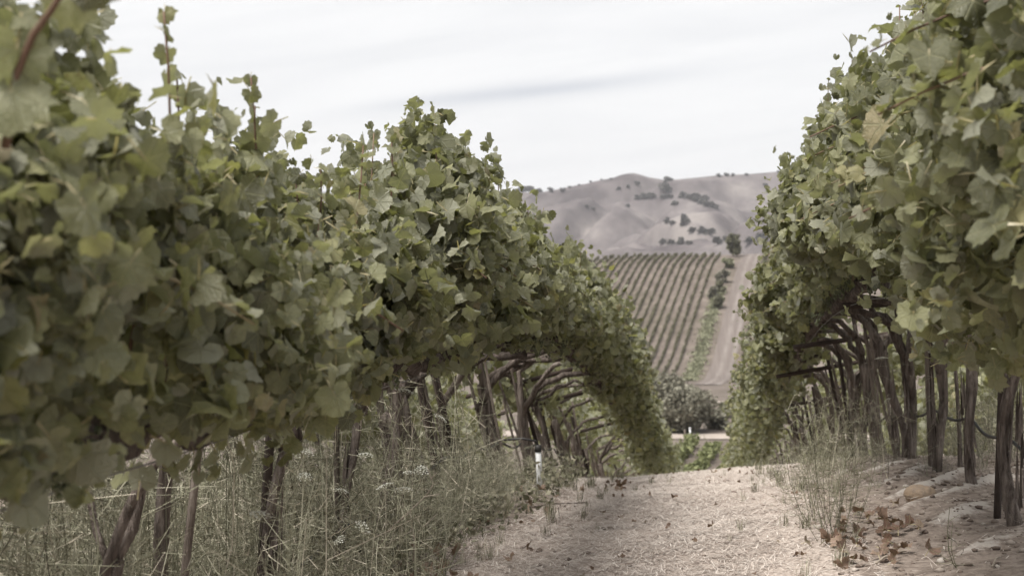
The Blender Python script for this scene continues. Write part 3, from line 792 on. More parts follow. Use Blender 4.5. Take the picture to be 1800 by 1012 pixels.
    O = (np.where(tp, .25, 1.0)[:, None] * out + np.where(tp, .6, 0)[:, None] * np.array([0, 0, 1.0]))[ok]
    SZ = leafsize(len(P)); YG = list(r.random(len(P)) < (.05 + .25 * np.maximum(0, (h / hm)[ok] - .75)))
    P = list(P); O = list(O); SZ = list(SZ)
    # bushy tufts of young shoots breaking the outline at the top and out of the face
    for i in range(12 if Y < 17 else 8):
        y0 = r.uniform(-.52, .52) * L; hm0 = float(top_h(y0)); up_ = i % 2 == 0
        h0 = hm0 + r.uniform(-.04, .07) if up_ else hmin + (hm0 - hmin) * r.uniform(.1, .95)
        x0 = xin - s * ft * r.uniform(-.5, .5) if up_ else xin - s * (float(face_off(np.array([y0]), np.array([h0]), np.array([hm0]))[0]) + (r.uniform(.02, .08) if Y < 10 else r.uniform(.05, .20)))
        m_ = int(r.integers(14, 26)); q_ = r.normal(size=(m_, 3)) * (np.array([.045, .05, .085]) if up_ else np.array([.05, .06, .075]))
        for v in q_:
            P.append(np.array([x0, y0, cz + slope * y0 + h0]) + v); O.append(out * .5 + np.array([v[0], v[1], 0]) * 10); SZ.append(float(leafsize(1)[0]) * .85); YG.append(r.random() < .3)
    # canes: arching shoots, some breaking out above the canopy or out of its side with a few leaves each
    for i in range(ncane):
        y = float((i / max(1, ncane - 1) - .5) * L + .06 * r.normal()); hm = float(top_h(y)); b = MB()
        kind = r.random(); high = kind < (0 if Y < 2 else (.55 if Y < 16 else .35)); sidec = kind > .82
        tip_h = hm * r.uniform(.82, .98) + ((.06 + .22 * r.random() ** 2) if high else 0)
        w1 = ft * r.uniform(-.3, .75); ly = r.normal() * .12; pp = []
        for j in range(9):
            q = j / 8
            if sidec: pp.append((xin - s * (ft * 1.25 * q + .10 * q * q), y + ly * 2 * q + .02 * math.sin(q * 7 + i), cz + slope * y + hm * (.25 + .5 * (kind - .82) / .18) + .22 * q - .30 * q * q))
            else: pp.append((xin - s * w1 * math.sin(q * 1.7), y + ly * q * q + .015 * math.sin(q * 9 + i), cz + slope * y + tip_h * q))
        b.tube(pp, np.linspace(.0052, .0022, 9), 5)
        link('cane', b.mesh('cane', M_CANE, True), root)
        if high or sidec:
            for j in range(int(9 + 4 * r.random())):
                q = 1 - j * .045 - .004
                f = q * 8; i0 = min(7, int(f)); a = np.array(pp[i0]) * (1 - (f - i0)) + np.array(pp[i0 + 1]) * (f - i0)
                od = np.array([r.normal() * .7 - .3 * s, r.normal() * .7, .1])
                P.append(a + od * (.008 + .006 * min(j, 5))); O.append(od); SZ.append(.014 + .0056 * min(5, j) + .009 * r.random()); YG.append(j < 3)
    P = np.array(P); O = np.array(O); SZ = np.array(SZ)
    keep = min(len(P), 300)
    fr = leaf_frames(P, O, r)
    # the leaves that show largest: biggest ones of the outer layer, and the shoots against the sky
    score = SZ * (1 + .25 * r.random(len(SZ))) + np.where(np.arange(len(P)) >= len(P) - 60, .03, 0); order = np.argsort(-score); A_, B_ = order[:keep], order[keep:]
    put_leaves(root, P[A_], fr[A_], SZ[A_], r, [YG[i] for i in A_])
    # leaves deeper in the curtain and on the far curtain, with the remaining outer ones
    n = nmass; y = r.uniform(-.56, .56, n) * L; hm = top_h(y); far = np.arange(n) % 3 == 2
    h = np.where(far, r.uniform(.02 if Y < 7 else -.42, .96, n) * hm, hmin + r.random(n) * (hm * .98 - hmin))
    w = face_off(y, h, hm)
    X_ = np.where(far, -xin * .85 + ft * r.normal(size=n) * .5, xin - s * w * (1 - 1.9 * r.random(n) ** 1.2))
    ok = holes(y, h, .75)
    Q = np.stack([X_, y, cz + slope * y + h], 1)[ok]; QO = out * r.choice([1, 1, -1], len(Q))[:, None]
    leaf_mass('inner_foliage', Q, leaf_frames(Q, QO, r), leafsize(len(Q)) * 1.15, r, M_LEAF, root, LS_LOW)
    if len(B_): leaf_mass('foliage', P[B_], fr[B_], SZ[B_], r, M_LEAF, root, LS if Y < 4.7 else (LS_MED if Y < 11.5 else LS_LOW))
    if detail and Y < 14:
        for i in range(3):
            o = link('grape_bunch', GRAPES[i], root, (xin - s * r.uniform(-.05, .12), r.uniform(-.4, .4) * L, cz + r.uniform(.02, .12)))
    return root

LEFT_Y = [1.25, 2.45, 3.62, 4.85, 6.05, 7.25, 8.5, 9.7, 10.9, 12.1, 13.3, 14.5, 15.7, 17.0, 18.3, 19.6, 21.0, 22.4, 23.8, 25.4, 27.0, 28.8, 30.6, 32.6, 34.8, 37.2, 39.8, 42.6, 45.6, 48.8]
RIGHT_Y = [3.25, 4.45, 5.65, 6.85, 8.05, 9.1, 10.3, 11.4, 12.5, 13.7, 14.9, 16.1, 17.4, 18.7, 20.0, 21.4, 22.8, 24.4, 26.0, 27.8, 29.6, 31.6, 33.8, 36.2, 38.8, 41.6, 44.6, 47.8]
for row, YL in (('left', LEFT_Y), ('right', RIGHT_Y)):
    for i, Y in enumerate(YL):
        L = 1.25 if i == len(YL) - 1 else YL[i + 1] - Y + .08
        if Y < 11: sh, ma = 1900, 1250
        elif Y < 17: sh, ma = 1400, 1000
        elif Y < 26: sh, ma = 900, 700
        else: sh, ma = 450, 550
        cnt = 'nearest of all' if i == 0 else '%s from the camera' % ordinal(i + 1)
        if row == 'left' and Y < 4.6: sh, ma = 2200, 1500
        make_vine(row, Y, L, 'gnarled leafy grapevine in the %s row beside the lane, %s' % (row, cnt), 'grapevines of the %s row' % row, sh, ma, 14 if Y < 17 else 6, seed=i + (0 if row == 'left' else 50), detail=1 if Y < 20 else 0)

# the vine rows beyond, glimpsed between the trunks
def back_vine(X, Y, L, label, group, seed):
    r = np.random.default_rng(seed); g = gz(X, Y); root = empty('background_vine', (X, Y, g)); tag(root, label, 'grapevine', group)
    b = MB(); b.tube([(0, 0, -.05), (.02, .02, .4), (-.08, 0, .8), (-.1, 0, 1.1)], [.05, .036, .036, .04], 8, .2, seed, .2); link('trunk', b.mesh('trunk', M_BARK, True), root)
    b = MB(); b.tube([(-.1, -L / 2, 1.05), (-.1, 0, 1.1), (-.1, L / 2, 1.05)], .03, 7, .4, seed); link('cordon', b.mesh('cordon', M_CORDON, True), root)
    n = 420; y = r.uniform(-.55, .55, n) * L; h = r.uniform(.82, 2.05, n); x = r.normal(size=n) * .3
    P = np.stack([x, y, h], 1)
    leaf_mass('foliage', P, leaf_frames(P, np.array([[math.copysign(1, -X), 0, 0]] * n), r), .075 * (.7 + .6 * r.random(n)), r, M_LEAF, root, LS_LOW)
for i in range(14):
    back_vine(-4.3, 6.5 + 1.5 * i, 1.55, 'grapevine in the row behind the left row, %s from the camera' % ordinal(i + 1), 'grapevines of the row behind the left row', 300 + i)
for i in range(14):
    back_vine(4.25, 12 + 1.7 * i, 1.75, 'grapevine in the row behind the right row, %s from the camera' % ordinal(i + 1), 'grapevines of the row behind the right row', 340 + i)

# a long shoot arching out above the nearest left vine, close to the lens
def big_shoot():
    X0, Y0, z0 = at(40, 110, 1.75); root = empty('vine_shoot', (X0, Y0, z0))
    b = MB(); pp = [np.array(at(px, py, 1.75 - .02 * i)) - (X0, Y0, z0) for i, (px, py) in enumerate([(10, 260), (30, 130), (60, 60), (90, 20), (115, -20), (160, -60)])]
    b.tube(pp, np.linspace(.006, .003, 6), 6); link('cane', b.mesh('cane', M_CANE, True), root)
    r = np.random.default_rng(3)
    for px, py, s_, tip in ((128, -15, .047, (.1, 0, -1)), (30, 90, .050, (-.1, 0, -1)), (45, 35, .022, (0.3, 0, -.6)), (160, -55, .05, (.6, 0, -.6)), (20, 160, .055, (.3, 0, -1))):
        p = np.array(at(px, py, 1.72)) - (X0, Y0, z0)
        nrm = np.array([.45, -.8, .35]) + .3 * r.normal(size=3); nrm /= np.linalg.norm(nrm)
        tp = np.array(tip) - nrm * np.dot(tip, nrm); tp /= np.linalg.norm(tp)
        f = np.stack([np.cross(tp, nrm), tp, nrm], 1)
        put_leaves(root, [p], [f], [s_], r)
    tag(root, 'blurred vine shoot arching into the sky at the upper left', 'vine shoot')
big_shoot()

# ------------------------------------------------------------------ stakes, posts, wires, hoses
def row_stakes(row, YL):
    D = ROWS[row]; r = np.random.default_rng(5)
    for i, Y in enumerate(YL[:26]):
        if Y > 34: break
        xt = D['xt'] + .07 * r.normal(); y = Y + .16 + .08 * r.normal(); g = gz(xt, y)
        beyond = min(1.0, max(0, (Y - 8) / 8)); lean = row_lean(row, Y) + .03 * r.normal(); h = 1.18 + .1 * r.normal()
        b = MB(); nn = 6
        b.tube([(lean * h * q, .01 * q, -.1 + (h + .1) * q) for q in np.linspace(0, 1, nn)], .013 if i % 3 else .018, 4, .06, i)
        o = link('vine_stake', b.mesh('vine_stake', M_WOODSTAKE if i % 3 else M_RUST, False), None, (xt, y, g))
        tag(o, '%s stake in the %s row, %s from the camera' % ('slim grey wooden' if i % 3 else 'dark rusty steel', row, ordinal(i + 1)), 'stake', 'stakes of the %s row' % row)
row_stakes('left', LEFT_Y); row_stakes('right', RIGHT_Y)
r = np.random.default_rng(15)
for row, Ys in (('left', (7.9, 8.9, 9.9, 10.5, 11.3, 11.8, 12.7, 13.8)), ('right', (9.4, 10.7, 11.9, 12.2, 13.3, 14.4))):
    for i, Y in enumerate(Ys):
        xt = ROWS[row]['xt'] + .10 * r.normal(); h = 1.05 + .1 * r.normal(); ln = row_lean(row, Y) + .05 * r.normal(); b = MB()
        b.tube([(ln * h * q + .012 * math.sin(q * 5 + i), .02 * math.sin(q * 4 + i), -.1 + (h + .1) * q) for q in np.linspace(0, 1, 8)], np.linspace(.015, .010, 8), 6, .25, i, .2)
        tag(link('vine_prop', b.mesh('vine_prop', M_WOODSTAKE if i % 2 else M_BARK, True), None, (xt, Y, gz(xt, Y))), 'thin crooked %s prop between trunks of the %s row, %s from the camera' % ('pale' if i % 2 else 'dark', row, ordinal(i + 1)), 'stake', 'thin props of the %s row' % row)
def trellis_post(row, Y, label):
    D = ROWS[row]; xt = D['xt'] + .02; g = gz(xt, Y); root = empty('trellis_post', (xt, Y, g))
    lean = row_lean(row, Y); h = 1.75
    b = MB(); a = math.atan(lean); rot = np.array([[math.cos(a), 0, math.sin(a)], [0, 1, 0], [-math.sin(a), 0, math.cos(a)]])
    b.box(rot @ np.array([0, 0, h / 2 - .1]), (.006, .024, h / 2), rot); b.box(rot @ np.array([0.018, 0, h / 2 - .1]), (.0115, .004, h / 2 - .01), rot)
    link('post', b.mesh('post', M_RUST), root)
    b = MB(); b.box(rot @ np.array([.0, -.032, D['cord'] - .05]), (.56, .006, .022), rot); link('crossarm', b.mesh('crossarm', M_RUST), root)
    b = MB(); b.box(rot @ np.array([.0, -.032, D['cord'] + .5]), (.42, .006, .02), rot); link('crossarm', b.mesh('crossarm', M_RUST), root)
    tag(root, label, 'trellis post', 'steel trellis posts')
for row, Y in (('left', 9.25), ('left', 14.1), ('left', 16.3), ('left', 20.4), ('right', 9.65), ('right', 13.1), ('right', 15.5), ('right', 19.3)):
    near = {9.25: 'beside the white pipe in the left row', 14.1: 'second in the left row', 16.3: 'third in the left row', 20.4: 'farthest in the left row',
            9.65: 'nearest in the right row', 13.1: 'second in the right row', 15.5: 'third in the right row', 19.3: 'farthest in the right row'}[Y]
    trellis_post(row, Y, 'dark steel trellis post with crossarms, ' + near)
for row in ('left', 'right'):
    D = ROWS[row]; r = np.random.default_rng(9)
    for nm, dx, hh, rad, mat, lab, cat in (('cordon_wire', D['xc'] - D['xt'], D['cord'] - .02, .002, M_GALV, 'thin grey wire carrying the cordons of the %s row', 'wire'),
                                           ('foliage_wire', D['xc'] - D['xt'] + .03, D['cord'] + .5, .0018, M_GALV, 'thin wire through the foliage of the %s row', 'wire'),
                                           ('irrigation_hose', .03, .40, .009, M_HOSE, 'black irrigation hose sagging between trunks of the %s row', 'hose')):
        b = MB(); ysr = np.arange(1.0, 46, .15)
        sag = .045 if cat == 'hose' else .004
        pts = [(D['xt'] + dx + (.02 * math.sin(y * 2.3) if cat == 'hose' else 0), y, float(ground_z(D['xt'], y, False)) + hh - sag * abs(math.sin(y * 2.6)) ** 1.5 + (.02 * math.sin(y * .9) if cat == 'hose' else 0)) for y in ysr]
        b.tube(pts, rad, 6); tag(link(nm, b.mesh(nm, mat, True)), lab % row, cat)
# white riser pipe in the left row
px_ = at(949, 878, 10.1); g = gz(px_[0], 10.1)
root = empty('riser_pipe', (px_[0], 10.1, g))
b = MB(); b.tube([(0, 0, -.05), (-.005, 0, .15), (-.012, 0, .30)], .021, 14); link('pipe', b.mesh('pipe', M_PVC, True), root)
b = MB(); b.tube([(-.012, 0, .29), (-.012, 0, .335)], .025, 14); b.tube([(-.012, 0, .335), (-.03, -.02, .37), (-.12, -.03, .385), (-.30, -.02, .37)], .009, 7); link('cap', b.mesh('cap', M_HOSE, True), root)
tag(root, 'short white plastic irrigation riser with black cap beside left row trunks', 'pipe')
# white marker stake down in the valley
x_, y_, _ = at(1213, 783, 91.5)
root = empty('marker_stake', (x_, y_, gz(x_, y_)))
b = MB(); b.tube([(0, 0, -.1), (0, 0, .9)], .055, 10); link('stake', b.mesh('stake', M_PVC, True), root)
b = MB(); b.tube([(0, 0, .9), (0, 0, .96)], .07, 10); link('cap', b.mesh('cap', M_PVC, True), root)
tag(root, 'white marker stake on the valley floor in front of the bush', 'stake')
x_, y_, _ = at(1203, 783, 92.5)
b = MB(); b.tube([(0, 0, -.1), (0.03, 0, .75)], .05, 7, .1); tag(link('fence_post', b.mesh('fence_post', M_WOODSTAKE, True), None, (x_, y_, gz(x_, y_))), 'short dark wooden post left of the white marker stake', 'post')

# rock on the right bank
r = np.random.default_rng(4); b = MB(); nu, nv = 16, 10; V = []
for j in range(nv + 1):
    ph = math.pi * j / nv
    for i in range(nu):
        th = 2 * math.pi * i / nu; d = Vector((math.sin(ph) * math.cos(th), math.sin(ph) * math.sin(th), math.cos(ph)))
        q = 1 + .22 * mnoise.noise(d * 1.6 + Vector((3, 1, 2))) + .08 * mnoise.noise(d * 5)
        V.append((d.x * .085 * q, d.y * .07 * q, d.z * .062 * q))
Q = [(j * nu + i, j * nu + (i + 1) % nu, (j + 1) * nu + (i + 1) % nu, (j + 1) * nu + i) for j in range(nv) for i in range(nu)]
b.add(V, None, Q); x_, y_, _ = at(1617, 855, 8.0)
tag(link('rock', b.mesh('rock', M_ROCK, True), None, (x_, 8.0, gz(x_, 8.0) + .03)), 'rounded tan rock lying on the right soil bank', 'rock')

# ------------------------------------------------------------------ weeds, grass, straw, litter
def weed_stems(b, r, n, h, spread, fil=1.0, base=(0, 0, 0), thick=.0022, lean=(0, 0)):
    """wispy branching stalks with thread-like leaves; returns stalk tips"""
    tips = []
    V = []; T = []
    def ribbon(p, q, w0, w1):
        d = q - p; sdir = np.cross(d, r.normal(size=3)); sdir /= np.linalg.norm(sdir) + 1e-9
        k = len(V); V.extend([p - sdir * w0, p + sdir * w0, q + sdir * w1, q - sdir * w1]); T.extend([(k, k + 1, k + 2), (k, k + 2, k + 3)])
    base = np.array(base, float)
    for i in range(n):
        a = r.uniform(0, 6.28); sp = spread * r.random() ** .6; hh = h * r.uniform(.55, 1.0)
        p0 = base + np.array([.25 * sp * math.cos(a), .25 * sp * math.sin(a), -.02]); p1 = base + np.array([sp * math.cos(a) + lean[0] * hh, sp * math.sin(a) + lean[1] * hh, hh])
        bow = r.normal(size=3) * .11 * hh; pts = [p0 * (1 - q) + p1 * q + bow * 4 * q * (1 - q) for q in np.linspace(0, 1, 5)]
        b.tube(pts, np.linspace(thick, thick * .4, 5), 3, cap=False)
        tips.append(pts[-1])
        for j in range(int(r.integers(9, 17))):
            q = r.uniform(.18, .98); i0 = min(3, int(q * 4)); f = q * 4 - i0; c = pts[i0] * (1 - f) + pts[i0 + 1] * f
            d = r.normal(size=3); d[2] = d[2] * .5 + .45; d /= np.linalg.norm(d); l = h * r.uniform(.10, .30) * (1.15 - .5 * q)
            e = c + d * l; ribbon(c, e, thick * .45, thick * .22)
            for m in range(int(3 * fil + r.integers(0, 4) * fil)):
                qq = r.uniform(.25, 1.0); cc = c + d * l * qq; dd = d * .6 + r.normal(size=3) * .6; dd /= np.linalg.norm(dd)
                ribbon(cc, cc + dd * h * r.uniform(.02, .065), thick * .5, thick * .12)
    b.add(V, T); return tips
def umbel_mesh(seed):
    r = np.random.default_rng(seed); bs = MB(); bf = MB()
    for i in range(26):
        a = i * 2.4; q = math.sqrt((i + .5) / 26); e = np.array([.052 * q * math.cos(a), .052 * q * math.sin(a), .035 - .014 * q * q])
        bs.add([(0, 0, 0), e + (.0009, 0, 0), e - (.0009, 0, 0)], [(0, 1, 2)])
        th = np.linspace(0, 2 * math.pi, 6)[:-1] + r.random(); rr = r.uniform(.005, .0085)
        P = [e + (rr * math.cos(t_), rr * math.sin(t_), .002 * r.normal()) for t_ in th] + [e + (0, 0, .004)]
        bf.add(P, [(k, (k + 1) % 5, 5) for k in range(5)])
    return bs.mesh('umbel_stalks', M_WEED), bf.mesh('umbel_florets', M_FLOWER)
UMB = [umbel_mesh(i) for i in range(3)]
def weed_plant(name, X, Y, h, n, spread, label, group, seed, umbels=0, mat=None, fil=1.0, lean=(0, 0), thick=.0022, cat='weed'):
    r = np.random.default_rng(seed); root = empty(name, (X, Y, gz(X, Y))); b = MB()
    tips = weed_stems(b, r, n, h, spread, fil, thick=thick, lean=lean)
    link('stalks', b.mesh('stalks', mat or M_WEED), root)
    tips.sort(key=lambda p: -p[2])
    for i in range(min(umbels, len(tips))):
        u = UMB[(seed + i) % 3]; sc = r.uniform(.45, .75)
        fl = link('flower_head', u[1], root, tips[i]); fl.rotation_euler = (r.normal() * .35, r.normal() * .35, r.uniform(0, 6)); fl.scale = (sc,) * 3
        st = link('flower_stalks', u[0], fl)
    return tag(root, label, cat, group)

# flowering wild carrots at the places where the photo shows white heads
FL = [(520, 842, 4.8, 'lowest left, before the leaning trunk'), (625, 905, 5.4, 'low beside the lane edge weeds'), (780, 735, 6.8, 'before the left row arms'), (655, 742, 5.9, 'between the left row trunks'), (560, 790, 4.4, 'just under the hanging left leaves'), (445, 818, 3.3, 'far left, beside the dark stake'), (590, 866, 4.6, 'with two heads above the twigs'), (668, 860, 5.0, 'in the middle of the left weeds'), (700, 815, 5.3, 'largest head left of the pale twigs'),
      (742, 768, 6.2, 'under the left cordon'), (735, 665, 5.4, 'reaching up into the left canopy'), (500, 800, 4.3, 'behind the hanging left shoot'), (575, 640, 3.9, 'tallest, against the left canopy')]
for i, (px, py, Y, lab) in enumerate(FL):
    X, _, z = at(px, py, Y); g = gz(X, Y); h = max(.3, z - g)
    weed_plant('wild_carrot', X, Y, h * 1.0, 5, .07, 'wild carrot with flat white flower head, ' + lab, 'flowering wild carrots', 400 + i, 2 if i in (6, 8, 9) else 1, thick=.0026)
r = np.random.default_rng(77)
# prototypes of wispy clumps, one metre tall, reused with turn and scale
def proto(n, spread, seed, thick, fil=1.0):
    q = MB(); weed_stems(q, np.random.default_rng(seed), n, 1.0, spread, fil, thick=thick)
    V = np.concatenate(q.V); T = np.concatenate([np.concatenate(q.T), np.concatenate(q.Q)[:, [0, 1, 2]], np.concatenate(q.Q)[:, [0, 2, 3]]])
    return V, T
WISPY = [proto(12, .30, 900 + i, .0030) for i in range(9)]
WISPY_ME = [mesh_np('stalks', V, [T], M_WEED if i % 3 else M_WEEDDARK) for i, (V, T) in enumerate(WISPY)]
for i in range(70):
    Y = r.uniform(2.9, 9.2); X = min(-1.0, -1.42 + .115 * (Y - 6.3)) - .08 - (r.uniform(0, .3) if i % 3 else r.uniform(.3, 1.1))
    h = r.uniform(.7, 1.2) * (1 if Y < 7.6 else .55)
    o = link('wispy_weed', WISPY_ME[i % 9], None, (X, Y, gz(X, Y))); o.scale = (h * r.uniform(.6, 1.3), h * r.uniform(.6, 1.3), h); o.rotation_euler = (0, 0, r.uniform(0, 6.28))
    tag(o, 'wispy grey-green weed in the thicket under the left vine row', 'weed', 'weeds under the left row')
# the dense low undergrowth that nobody could count
SMALL = [proto(5, .42, 950 + i, .0046, .6) for i in range(10)]
uV, uT, un = [], [], 0
def put_clump(X, Y, h):
    global un
    V, T = SMALL[int(r.integers(0, 10))]; a = r.uniform(0, 6.28); c, s_ = math.cos(a), math.sin(a)
    W_ = V @ np.array([[c, s_, 0], [-s_, c, 0], [0, 0, 1.0]]) * np.array([h + .12, h + .12, h]) + np.array([X, Y, gz(X, Y)])
    uV.append(W_); uT.append(T + un); un += len(V)
for i in range(430):
    Y = r.uniform(3.6, 11.5); X = min(-1.05, -1.45 + .115 * (Y - 6.3)) - r.random() ** 1.3 * 2.6
    put_clump(X, Y, r.uniform(.22, .78) * (1 if Y < 8.3 else .5))
for i in range(120): put_clump(1.75 + r.random() * 1.9, r.uniform(7, 15), r.uniform(.25, .7))
for i in range(60):
    Y = r.uniform(8.6, 14); put_clump(r.uniform(.75, 1.5) if Y > 9.5 else r.uniform(1.35, 1.75), Y, r.uniform(.06, .2))
tag(link('undergrowth', mesh_np('undergrowth', np.concatenate(uV), [np.concatenate(uT)], M_WEED)), 'tangled low grey-green undergrowth under the vine rows', kind='stuff')
# broad-leaved ground weeds along the left edge
n = 2600; yy = r.uniform(5.0, 12.5, n); xx = np.minimum(-1.02, -1.36 + .115 * (yy - 6.3)) - np.abs(r.normal(size=n)) * .40; zz = ground_z(xx, yy) + r.random(n) ** 2 * .22
V, T = leafcloud(np.stack([xx, yy, zz], 1), .026, r=r)
tag(link('leafy_ground_cover', mesh_np('leafy_ground_cover', V, [T], M_WEEDDARK)), 'small-leaved ground cover along the left lane edge', kind='stuff')
n = 9000; yy = r.uniform(4.5, 16, n); xx = -2.1 - r.random(n) * 3.2; zz = ground_z(xx, yy) + r.random(n) ** 1.6 * (.35 + .25 * vnoise(xx * 1.5, yy * 1.5, 81))
V, T = leafcloud(np.stack([xx, yy, zz], 1), .048, r=r)
tag(link('leafy_thicket', mesh_np('leafy_thicket', V, [T], M_SHRUB)), 'dark leafy thicket behind the trunks of the left row', kind='stuff')
# tall wispy weeds between lane and right bank
for i, (px, py, Y, h, n_, sp, lab) in enumerate([(1462, 935, 7.0, .84, 22, .27, 'largest, tall bushy'), (1440, 905, 7.5, .66, 16, .28, 'bushy'), (1490, 880, 7.8, .52, 11, .22, 'upright'),
        (1395, 850, 9.0, .36, 16, .30, 'low spreading'), (1352, 828, 10.4, .22, 9, .2, 'small'), (1500, 800, 9.8, .62, 9, .18, 'tall thin'), (1452, 818, 10.3, .60, 10, .16, 'slender')]):
    X, _, _ = at(px, py, Y)
    weed_plant('tall_weed', X, Y, h, n_, sp, lab + ' feathery grey weed at the right lane edge' + [', nearest the lens', ' just behind the largest', ' on the soil side', ' left of the largest', ' near the lane crest', ' before the right trunks', ' beside the dark right canopy'][i], 'feathery weeds at the right lane edge', 480 + i, 0, M_WEEDDARK if i % 2 == 0 else M_WEED, 1.5, thick=.0017)
for i, (px, py, Y, lab) in enumerate([(1548, 628, 8.6, 'upper, before the right trunks'), (1560, 690, 8.8, 'lower, before the right trunks'), (1632, 612, 8.9, 'beside the post in the right row')]):
    X, _, z = at(px, py, Y); g = gz(X, Y)
    weed_plant('wild_carrot', X, Y, z - g, 3, .05, 'thin wild carrot with small pale flower head, ' + lab, 'flowering wild carrots', 500 + i, 1, thick=.002)
# single sapling weed on the raked soil
X, _, _ = at(1690, 968, 6.1); weed_plant('seedling', X, 6.1, .30, 2, .03, 'thin leafy seedling standing on the raked soil', None, 520, 0, M_WEEDDARK, .5, lean=(-.15, 0), thick=.003)

# grass tufts
def tuft_mesh(seed, n, h):
    r = np.random.default_rng(seed); V = []; T = []
    for i in range(n):
        a = r.uniform(0, 6.28); hh = h * r.uniform(.4, 1); o = np.array([r.normal() * .018, r.normal() * .018, -.01]); l = np.array([math.cos(a), math.sin(a), 0]) * hh * r.uniform(.15, .7); w = np.array([-math.sin(a), math.cos(a), 0]) * .0018
        m = o + l * .35 + (0, 0, hh * .65); e = o + l + (0, 0, hh); k = len(V)
        V.extend([o - w, o + w, m - w * .8, m + w * .8, e]); T.extend([(k, k + 1, k + 3), (k, k + 3, k + 2), (k + 2, k + 3, k + 4)])
    return mesh_np('grass_tuft', V, [np.array(T)], M_WEED if seed % 2 else M_WEEDDARK)
TUFT = [tuft_mesh(i, 26, .16) for i in range(4)]
for i in range(64):
    Y = r.uniform(6.2, 12); side = r.random()
    X = r.normal() * .16 - 1.25 + .115 * (Y - 6.3) if side < .5 else (r.normal() * .14 + .55 if side < .85 else r.uniform(-.7, .4))
    o = link('grass_tuft', TUFT[i % 4], None, (X, Y, gz(X, Y))); o.rotation_euler = (0, 0, i); sc = r.uniform(.45, 1.15) * (.7 if side >= .85 else 1); o.scale = (sc,) * 3
    tag(o, 'small tuft of thin grass growing through the straw of the lane', 'grass tuft', 'grass tufts on the lane')

# straw mulch
def straw(n, xf, yf, lmin, lmax, name, label):
    yy = yf(n); xx = xf(n, yy); a = r.uniform(0, math.pi, n); l = r.uniform(lmin, lmax, n); w = r.uniform(.0008, .0020, n); tl = r.normal(size=n) * .16
    z = ground_z(xx, yy) + .003 + .022 * r.random(n) ** 2
    d = np.stack([np.cos(a) * l / 2, np.sin(a) * l / 2, np.sin(tl) * l / 2], 1); s_ = np.stack([-np.sin(a) * w, np.cos(a) * w, 0 * a], 1); c = np.stack([xx, yy, z], 1)
    V = np.stack([c - d - s_, c - d + s_, c + d + s_, c + d - s_], 1).reshape(-1, 3); i = np.arange(n) * 4
    tag(link(name, mesh_np(name, V, [np.stack([i, i + 1, i + 2, i + 3], 1)], M_STRAW)), label, kind='stuff')
def lane_x(n, yy):
    x = np.clip(-.36 + r.normal(size=n) * .52, -1.5, .72)
    for _ in range(4):                                       # thin patches where bare soil shows
        bad = fbm(x * 1.6, yy * 1.1, 3, 41) + .5 * r.normal(size=n) < -.35
        x = np.where(bad, np.clip(-.36 + r.normal(size=n) * .52, -1.5, .72), x)
    return x
straw(95000, lane_x, lambda n: 5.2 + 8.8 * r.random(n) ** 1.1, .018, .075, 'straw', 'pale dry straw mulch covering the lane')
straw(5000, lambda n, yy: r.uniform(-2.2, 2.2, n), lambda n: r.uniform(5.2, 13, n), .02, .08, 'dry_stems', 'scattered dry stems on the soil beside the lane')

# soil clods and small stones on the banks
ico = np.array([(0, 0, 1), (.894, 0, .447), (.276, .851, .447), (-.724, .526, .447), (-.724, -.526, .447), (.276, -.851, .447), (.724, .526, -.447), (-.276, .851, -.447), (-.894, 0, -.447), (-.276, -.851, -.447), (.724, -.526, -.447), (0, 0, -1)])
itr = np.array([(0, 1, 2), (0, 2, 3), (0, 3, 4), (0, 4, 5), (0, 5, 1), (1, 6, 2), (2, 7, 3), (3, 8, 4), (4, 9, 5), (5, 10, 1), (2, 6, 7), (3, 7, 8), (4, 8, 9), (5, 9, 10), (1, 10, 6), (6, 11, 7), (7, 11, 8), (8, 11, 9), (9, 11, 10), (10, 11, 6)])
n = 3400; yy = 5.4 + 6.5 * r.random(n); xx = np.where(r.random(n) < .75, r.uniform(.45, 2.2, n), np.where(r.random(n) < .6, -1.1 + r.normal(size=n) * .25, r.uniform(-1, .6, n)))
sz = .004 + .016 * r.random(n) ** 3.5
V = ico[None] * (1 + .35 * r.normal(size=(n, 12, 1)).clip(-1, 1)) * sz[:, None, None] * np.array([1.2, 1, .7]) + np.stack([xx, yy, ground_z(xx, yy) + sz * .3], 1)[:, None]
M_CLOD = small_leaf_mat('soil_clod', [(0, (.13, .10, .083)), (.5, (.22, .178, .15)), (.9, (.32, .275, .24)), (1, (.45, .41, .37))], 0.0, .95)
tag(link('soil_clods', mesh_np('soil_clods', V.reshape(-1, 3), [(itr[None] + (np.arange(n) * 12)[:, None, None]).reshape(-1, 3)], M_CLOD)), 'crumbly soil clods and grit on the banks', kind='stuff')

# fallen leaves
spots = []
for cx, cy, Yc, n_, sp, lab in ((720, 995, 6.6, 26, .17, 'in the loose drift at the lower left lane edge'), (890, 912, 9.0, 20, .24, 'in the scatter below the left row trunks'), (1082, 868, 10.2, 5, .05, 'in the small heap near the lane crest'), (1515, 900, 7.0, 16, .11, 'behind the large feathery weed'), (1535, 870, 7.4, 7, .09, 'on the soil behind the feathery weed'), (1500, 965, 6.5, 10, .12, 'in front of the large feathery weed'), (1550, 945, 6.6, 8, .09, 'on the edge of the raked soil')):
    X, _, _ = at(cx, cy, Yc)
    for i in range(n_): spots.append((X + r.normal() * sp, Yc + r.normal() * sp * 2.2, .7 + .5 * r.random(), 'curled red-brown fallen vine leaf ' + lab))
for i in range(80): spots.append((r.uniform(-1.2, .65), 5.9 + 6.5 * r.random() ** 1.2, .28 + .5 * r.random() ** 2, 'small brown fallen leaf scattered on the pale straw of the lane'))
